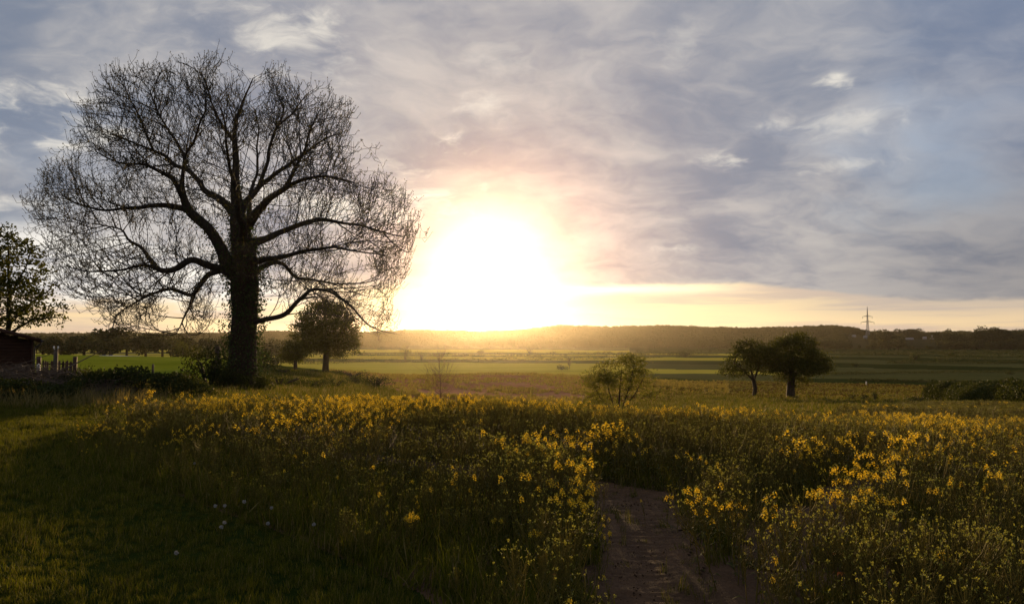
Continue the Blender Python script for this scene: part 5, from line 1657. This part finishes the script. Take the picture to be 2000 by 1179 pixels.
def rape_plant(rng, flowers, detail, H=0.62):
    st = MB(); fl = MB()
    bend = rng.normal(0, .07, 2)
    zz_ = np.linspace(0, 1, 6)
    stem = np.stack([bend[0] * zz_ ** 2, bend[1] * zz_ ** 2, zz_ * H], 1)
    st.tube(stem, np.linspace(.0042, .002, 6), 4 if detail else 3, cap=False)
    tips = [(stem[-1], stem[-1] - stem[-2])]
    nb_ = rng.integers(5, 10)
    for i in range(nb_):
        t = rng.uniform(.38, .88); p = np.array([np.interp(t, zz_, stem[:, k_]) for k_ in range(3)])
        a = rng.uniform(0, 6.283); L = (1.08 - t) * H * rng.uniform(.55, .95)
        d = np.array([math.cos(a) * .5, math.sin(a) * .5, .85])
        m_ = p + d * L * .5; e_ = m_ + (d * .6 + np.array([0, 0, .5])) * L * .45
        st.tube([p, m_, e_], [.0026, .002, .0014], 3, cap=False)
        tips.append((e_, e_ - m_))
    for p, d in tips:
        if flowers > 0 and rng.random() < flowers:
            raceme(fl, st, p, d, rng, int(rng.integers(8, 14)) if detail else int(rng.integers(6, 10)), .0098 if detail else .012, detail)
        else:
            raceme(fl, st, p, d, rng, 0, .009, detail)
    # leaves: long and wavy low down, narrow above
    lf = []
    for i in range(rng.integers(7, 12)):
        t = rng.uniform(.03, .8); p = np.array([np.interp(t, zz_, stem[:, k_]) for k_ in range(3)])
        a = rng.uniform(0, 6.283); L = rng.uniform(.06, .15) * (1.15 - t); w_ = L * rng.uniform(.18, .3)
        o_ = np.array([math.cos(a), math.sin(a), 0]); s_ = np.array([-math.sin(a), math.cos(a), 0])
        up = rng.uniform(.3, .9)
        q0 = p; q1 = p + o_ * L * .5 + np.array([0, 0, L * .5 * up]); q2 = p + o_ * L + np.array([0, 0, L * (up * .5 - .25)])
        st.add([q0, q1 + s_ * w_ * .5, q1 - s_ * w_ * .5, q2], tris=[(0, 2, 1), (1, 2, 3)], mi=1)
    return st.mesh('stem', [M['rape_stem'], M['rape_leaf']]), fl.mesh('flower_head', [M['petal'], M['rape_bud']])


def joined(st, fl, name):
    """one mesh of a plant's stem and flowers"""
    mb = MB()
    for me, off in ((st, 0), (fl, 2)):
        nv = len(me.vertices); co = np.zeros(nv * 3); me.vertices.foreach_get('co', co)
        qs = []; ts = []; mq = []; mt = []
        for p in me.polygons:
            (qs if len(p.vertices) == 4 else ts).append(tuple(p.vertices)); (mq if len(p.vertices) == 4 else mt).append(p.material_index + off)
        base = mb.n
        mb.v.append(co.reshape(-1, 3)); mb.n += nv
        if qs: mb.q.append(np.array(qs) + base); mb.mq.append(np.array(mq))
        if ts: mb.t.append(np.array(ts) + base); mb.mt.append(np.array(mt))
    return mb.mesh(name, [M['rape_stem'], M['rape_leaf'], M['petal'], M['rape_bud']])


def rape_field():
    r2 = np.random.default_rng(77)
    near_v = [rape_plant(r2, f, True) for f in (1.0, .85, .65, .4, .2, 0.0, 0.0)]
    far_v = [rape_plant(r2, f, False) for f in (1.0, .8, .6, .35, .15, .0, 0.0)]
    col_n = protos('rape_near', [joined(a, b, 'rape') for a, b in near_v])
    col_f = protos('rape_far', [joined(a, b, 'rape') for a, b in far_v])
    # candidate places
    def sample(n, x0, x1, y0, y1):
        x = r2.uniform(x0, x1, n); y = r2.uniform(y0, y1, n)
        k = inside(x, y, RAPE) & (soil_gap(x, y) < np.where(r2.random(n) < .10, .22, .03)) & (np.hypot(x, y) > 3.0)
        k &= np.abs(x) < y * .72 + 1.0
        return x[k], y[k]
    x, y = sample(int(44 * 33.5 * 21.5), -9.5, 24, 2.5, 24)
    # thinner towards the bare strips near the camera and along the grass edge
    gap = soil_gap(x, y)
    thin = np.clip((-gap) / np.where(y < 6.2, .55, .18), 0.12, 1)
    thin = thin * np.clip(.75 + .4 * vnoise(x * 1.3, y * 1.3, 81), .3, 1)
    k = r2.random(len(x)) < thin
    x, y = x[k], y[k]; gap = gap[k]
    d = np.hypot(x, y)
    k = ~((np.hypot((x + .38) * .75, (y - 6.2) * .7) < .36 + .2 * vnoise(x * 3, y * 3, 23)) & (r2.random(len(x)) < .6))
    x, y, gap = x[k], y[k], gap[k]; d = np.hypot(x, y)
    # flowering: rich along the sunny edges of the strips and on the crest, sparse elsewhere
    lush = -.05 + .30 * vnoise(x * .75, y * .75, 82) + .16 * vnoise(x * 2.2, y * 2.2, 83)
    lush += .62 * np.exp(-np.clip(-gap, 0, None) / .34) * (d > 6.6) * (x > -.6)
    lush += .40 * np.clip((y - 13.5) / 3.5, 0, 1)
    lush -= .16 * np.clip((-x - 1.0 - (y - 8) * .25) / 2.5, 0, 1) * (y < 10)
    lush += .17 * np.clip((y - 9.0) / 3, 0, 1) * np.clip((.5 - x) / 2, 0, 1)
    lush += .17 * r2.normal(size=len(x))
    idx = np.clip(((1 - lush) * 6.2).astype(int), 0, 6)
    h = (1 + .13 * r2.normal(size=len(x)) + .12 * vnoise(x * .6, y * .6, 84)) * np.where(d < 6.5, .92, 1)
    h *= np.clip(.62 + (-gap) / .5, .55, 1.0)
    ed = poly_dist(x, y, RAPE[:6])
    h *= np.where((x < 0), np.where(x < -4.6, np.clip(.40 + ed * .33, .40, 1), np.clip(.45 + ed * .25, .45, 1)), 1)
    h = np.clip(h, .35, 1.35)
    z = zt(x, y) - .01
    P = np.stack([x, y, z], 1)
    # seen in the picture?
    inv = (np.abs(x / y) < .68) & ((EYE - z - .62 * h) / y < .345)
    o_ = np.argsort(np.where(inv, d, 1e6))[:300]
    first = np.zeros(len(x), bool); first[o_] = True
    LB = 'single oilseed rape plant with yellow flowers at the near edge of the crop'
    LBG = 'single green oilseed rape plant without open flowers at the near edge of the crop'
    GRP = 'oilseed rape plants nearest the viewer'
    for i in np.where(first)[0]:
        st, fl = near_v[idx[i]]
        o = link('rape_plant', st, None, P[i]); o.rotation_euler = (r2.normal(0, .09), r2.normal(0, .09), r2.uniform(0, 6.28)); s = float(h[i]); o.scale = (s * 1.05, s * 1.05, s)
        tag(o, LB if idx[i] < 5 else LBG, 'rape plant', GRP)
        tag(link('flower_head' if idx[i] < 5 else 'bud_head', fl, o), kind='stuff')
    rest = ~first
    nr = rest & (d < 9.5)
    fr = rest & (d >= 9.5)
    scatter('rape_crop', P[nr], np.stack([h[nr] * 1.05, h[nr] * 1.05, h[nr]], 1), col_n, 7, r2, lean=.09, idx=idx[nr])
    scatter('rape_crop', P[fr], np.stack([h[fr] * 1.15, h[fr] * 1.15, h[fr]], 1), col_f, 7, r2, lean=.09, idx=idx[fr])
    # the falling slope on the right
    x, y = sample(26000, 2, 62, 22, 68)
    lush = -.02 + .3 * vnoise(x * .12, y * .25, 85) + .2 * r2.normal(size=len(x)) + .5 * np.clip((27 - y) / 6, 0, 1)
    idx = np.clip(((1 - lush) * 6.2).astype(int), 0, 6)
    h = (1 + .15 * r2.normal(size=len(x)) + .35 * vnoise(x * .10, y * .22, 86)).clip(.5, 1.5)
    scatter('rape_crop', np.stack([x, y, zt(x, y) - .02], 1), np.stack([h * 1.9, h * 1.9, h], 1), col_f, 7, r2, lean=.1, idx=idx)


rape_field()


# ------------------------------------------------------------------ grass
def blade_clump(rng, n, h, w_, spread, mats, dry=0.1, droop=.6):
    mb = MB()
    for i in range(n):
        a = rng.uniform(0, 6.283); r_ = spread * math.sqrt(rng.random()); p = np.array([math.cos(a) * r_, math.sin(a) * r_, -.01])
        b = rng.uniform(0, 6.283); L = h * rng.uniform(.5, 1.15); o_ = np.array([math.cos(b), math.sin(b), 0]); s_ = np.array([-math.sin(b), math.cos(b), 0]) * w_
        k_ = rng.uniform(.1, droop)
        m_ = p + o_ * L * k_ * .35 + np.array([0, 0, L * .6]); e_ = p + o_ * L * k_ + np.array([0, 0, L * (1 - .25 * k_)])
        mb.add([p - s_ * .5, p + s_ * .5, m_ + s_ * .4, m_ - s_ * .4, e_], [(0, 1, 2, 3)], [(3, 2, 4)], mi=1 if rng.random() < dry else 0)
    return mb.mesh('grass', mats)


def grass():
    r2 = np.random.default_rng(55)
    GM = [M['grass'], M['dry_grass']]
    near = protos('grass_near', [blade_clump(r2, 26, .10, .0045, .075, GM, .08), blade_clump(r2, 22, .13, .005, .07, GM, .15), blade_clump(r2, 30, .075, .004, .08, GM, .05), blade_clump(r2, 14, .20, .005, .05, GM, .4)])
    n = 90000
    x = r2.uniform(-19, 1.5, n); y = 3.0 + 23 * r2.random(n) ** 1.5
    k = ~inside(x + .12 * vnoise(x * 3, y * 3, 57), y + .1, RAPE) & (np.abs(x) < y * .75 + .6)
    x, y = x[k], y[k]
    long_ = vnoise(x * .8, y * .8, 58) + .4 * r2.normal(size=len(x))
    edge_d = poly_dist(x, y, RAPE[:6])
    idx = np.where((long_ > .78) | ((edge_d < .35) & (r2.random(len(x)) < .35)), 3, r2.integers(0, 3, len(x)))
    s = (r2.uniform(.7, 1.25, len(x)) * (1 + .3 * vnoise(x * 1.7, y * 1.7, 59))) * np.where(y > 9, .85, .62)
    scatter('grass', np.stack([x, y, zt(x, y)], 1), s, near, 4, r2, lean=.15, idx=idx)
    # weeds and grass under the crop
    n = 16000
    x = r2.uniform(-8, 10, n); y = r2.uniform(3.2, 13, n)
    k = inside(x, y, RAPE) & (soil_gap(x, y) < np.where((y < 6.6) & (x > .25), -.55, -.12)) & (np.abs(x) < y * .75 + .4)
    k &= np.hypot((x + .38) * .75, (y - 6.2) * .7) > .3 + .3 * r2.random(n)
    x, y = x[k], y[k]
    scatter('undergrowth', np.stack([x, y, zt(x, y)], 1), r2.uniform(.7, 1.6, len(x)), near, 4, r2, lean=.2)
    # crumbled clods and bits of straw on the bare soil
    def clod(r3):
        v = r3.normal(size=(10, 3)); v /= np.linalg.norm(v, axis=1)[:, None]; v *= r3.uniform(.7, 1.1, (10, 1)) * np.array([1, .8, .55])
        bm = bmesh.new()
        for p in v: bm.verts.new(p)
        bmesh.ops.convex_hull(bm, input=bm.verts)
        me = bpy.data.meshes.new('clod'); bm.to_mesh(me); bm.free(); me.materials.append(M['g_track']); return me
    cl_ = protos('clod', [clod(r2) for _ in range(5)])
    n = 60000
    x = r2.uniform(-3, 9, n); y = r2.uniform(3, 12.5, n)
    gp = soil_gap(x, y); k = (gp > -.25) & (r2.random(n) < .55 + .45 * vnoise(x * 1.2, y * 1.2, 64))
    x, y, gp = x[k], y[k], gp[k]
    scatter('soil_clods', np.stack([x, y, zt(x, y) - .012 * (gp > 0) + .003], 1), (.004 + .016 * r2.random(len(x)) ** 3.5) * .8, cl_, 5, r2, lean=.5)
    n = 15000
    x = r2.uniform(-9.5, .8, n); y = r2.uniform(4.5, 17.5, n)
    k = inside(x, y, RAPE) & (soil_gap(x, y) < -.1) & (poly_dist(x, y, RAPE[:6] + RAPE[:1]) < 2.2)
    x, y = x[k], y[k]
    scatter('undergrowth', np.stack([x, y, zt(x, y)], 1), r2.uniform(.8, 2.0, len(x)), near, 4, r2, lean=.2)
    n = 900
    x = r2.uniform(-.3, 3.2, n); y = r2.uniform(3.2, 11, n); k = (soil_gap(x, y) > -.1) & (r2.random(n) < .16 + .8 * (soil_gap(x, y) < .12))
    x, y = x[k], y[k]
    scatter('undergrowth', np.stack([x, y, zt(x, y) - .02], 1), r2.uniform(.4, 1.1, len(x)), near, 4, r2, lean=.25)
    # rough grass of the middle distance
    mid = protos('grass_mid', [blade_clump(r2, 20, .30, .022, .28, GM, .25), blade_clump(r2, 18, .42, .026, .26, GM, .45), blade_clump(r2, 24, .2, .02, .3, GM, .12)])
    th = r2.uniform(-.64, .64, 60000); d = np.exp(r2.uniform(math.log(17), math.log(120), 60000))
    x, y = d * np.sin(th), d * np.cos(th)
    px = 1000 + F_PX * x / y
    zo, _ = zone(x, y)
    k = ((zo == 3) | ((zo == 0) & (y > 20))) & ~inside(x, y, RAPE)
    x, y, d = x[k], y[k], d[k]
    s = r2.uniform(.6, 1.3, len(x)) * (1 + .5 * vnoise(x / 4, y / 4, 60)) * np.clip(d / 45, .6, 1.1)
    scatter('rough_grass', np.stack([x, y, zt(x, y)], 1), s.clip(.3, 3), mid, 3, r2, lean=.2)
    # crop rows of the ploughed field and tufts of the stubble
    tuft = protos('crop_tuft', [blade_clump(r2, 14, .26, .05, .16, [M['crop'], M['dry_grass']], .3, 1.0), blade_clump(r2, 12, .34, .06, .2, [M['crop'], M['dry_grass']], .4, 1.0)])
    stub = protos('stubble_tuft', [blade_clump(r2, 14, .26, .05, .16, GM, .6, 1.0), blade_clump(r2, 12, .34, .06, .2, GM, .7, 1.0)])
    n = 40000
    th = r2.uniform(-.3, .6, n); d = np.exp(r2.uniform(math.log(60), math.log(215), n))
    x, y = d * np.sin(th), d * np.cos(th)
    # pull them into rows
    row = (x * .82 + y * .35) / 2.6
    x = x + (np.round(row) - row) * 2.6 * .8 * r2.uniform(.6, 1, n)
    zo, _ = zone(x, y)
    px_ = lambda a, c: 1000 + F_PX * a / c
    k = ((zo == 5) | ((zo == 6) & (px_(x, y) < 1420) & (y > 95))) & (r2.random(n) < .40 + .5 * vnoise(x / 8, y / 8, 62) - .25 * (y < 110) * (px_(x, y) > 850) + .6 * (y > 145))
    scatter('crop_rows', np.stack([x[k], y[k], zt(x[k], y[k])], 1), r2.uniform(.7, 1.5, k.sum()), tuft, 2, r2, lean=.2)
    k = (zo == 6) & (r2.random(n) < .6 + .5 * vnoise(x / 10, y / 10, 63))
    scatter('stubble', np.stack([x[k], y[k], zt(x[k], y[k])], 1), r2.uniform(.6, 1.3, k.sum()), stub, 2, r2, lean=.2)
    # tall dry stalks below the brush heap
    dry = protos('dry_stalk', [blade_clump(r2, 9, .5, .012, .12, [M['dry_grass'], M['dry_grass']], .5, .5), blade_clump(r2, 9, .35, .012, .12, [M['dry_grass'], M['dry_grass']], .5, .7)])
    n = 420
    x = r2.uniform(-16, -10.5, n); y = r2.uniform(20.5, 24.5, n)
    scatter('dry_stalks', np.stack([x, y, zt(x, y)], 1), r2.uniform(.7, 1.3, n), dry, 2, r2, lean=.2)


grass()


# ------------------------------------------------------------------ dandelion clocks and odd leaves
def dandelion(px, py, h, label):
    p = hit(px, py + 10)
    root = empty('dandelion_clock', p); tag(root, label, 'dandelion', 'dandelion clocks along the grass edge')
    m_ = MB(); m_.tube([(0, 0, -.01), (.005, 0, h * .5), (.012, .004, h)], [.003, .0026, .0022], 5); link('stem', m_.mesh('stem', [M['grass']], True), root)
    r2 = np.random.default_rng(int(px)); n = 90
    d = r2.normal(size=(n, 3)); d /= np.linalg.norm(d, axis=1)[:, None]
    c = np.array([.012, .004, h + .006])
    v, q = segs_np(np.tile(c, (n, 1)), c + d * .017, .0005, .0005); mb = MB(); mb.add(v, q)
    v, q = leaves_np(c + d * .014, .008, r2, aspect=.8); mb.add(v, q)
    o = link('seed_head', mb.mesh('seed_head', [M['seed_head']]), root); tag(o, kind='stuff')


for px, py, h, lb in [(429, 1057, .17, 'white dandelion clock standing lowest and nearest, alone in the dark grass'), (435, 1052, .19, 'smaller dandelion clock touching the lowest one'), (417, 1010, .16, 'leftmost dandelion clock of the upper row'), (436, 1010, .16, 'dandelion clock second in the upper row'), (474, 1009, .20, 'dandelion clock third in the upper row with a bare stem'),
                      (527, 1019, .18, 'dandelion clock at the rim of the crop, right of the row'), (520, 1043, .14, 'low dandelion clock below the one at the crop rim'), (610, 1049, .16, 'rightmost dandelion clock among the crop stems'), (377, 925, .2, 'far dandelion clock near the left part of the crop'), (341, 1092, .09, 'lowest lying dandelion clock in the dark grass')]:
    dandelion(px, py, h, lb)


def withered(px, py, h, s, label):
    p = hit(px, py)
    r2 = np.random.default_rng(int(px + py))
    m_ = MB()
    for i in range(4):
        a = r2.uniform(0, 6.28); o_ = np.array([math.cos(a), math.sin(a), 0]); s_ = np.array([-math.sin(a), math.cos(a), 0]); q0 = np.array([0, 0, h])
        q1 = q0 + o_ * s * .5 + np.array([0, 0, s * .3]); q2 = q0 + o_ * s + np.array([0, 0, -s * .2])
        m_.add([q0, q1 + s_ * s * .3, q2, q1 - s_ * s * .3], [(0, 1, 2, 3)])
    root = empty('withered_plant', p); tag(root, label, 'withered plant', 'withered orange plants under the crop')
    link('leaves', m_.mesh('leaves', [M['dead_leaf']]), root)
    m_ = MB(); m_.tube([(0, 0, -.02), (0, 0, h)], [.004, .003], 4); link('stem', m_.mesh('stem', [M['rape_stem']]), root)


for px, py, h, s, lb in [(1640, 1150, .12, .06, 'orange withered plant under the crop stems, larger one left of the bottom corner clump'), (1755, 1172, .06, .06, 'bright orange withered plant at the bottom edge under the crop'), (1630, 1120, .16, .03, 'small orange leaf among the stems above the larger orange plant'), (1080, 1135, .05, .05, 'dull orange withered leaf on the soil left of the track')]:
    withered(px, py, h, s, lb)
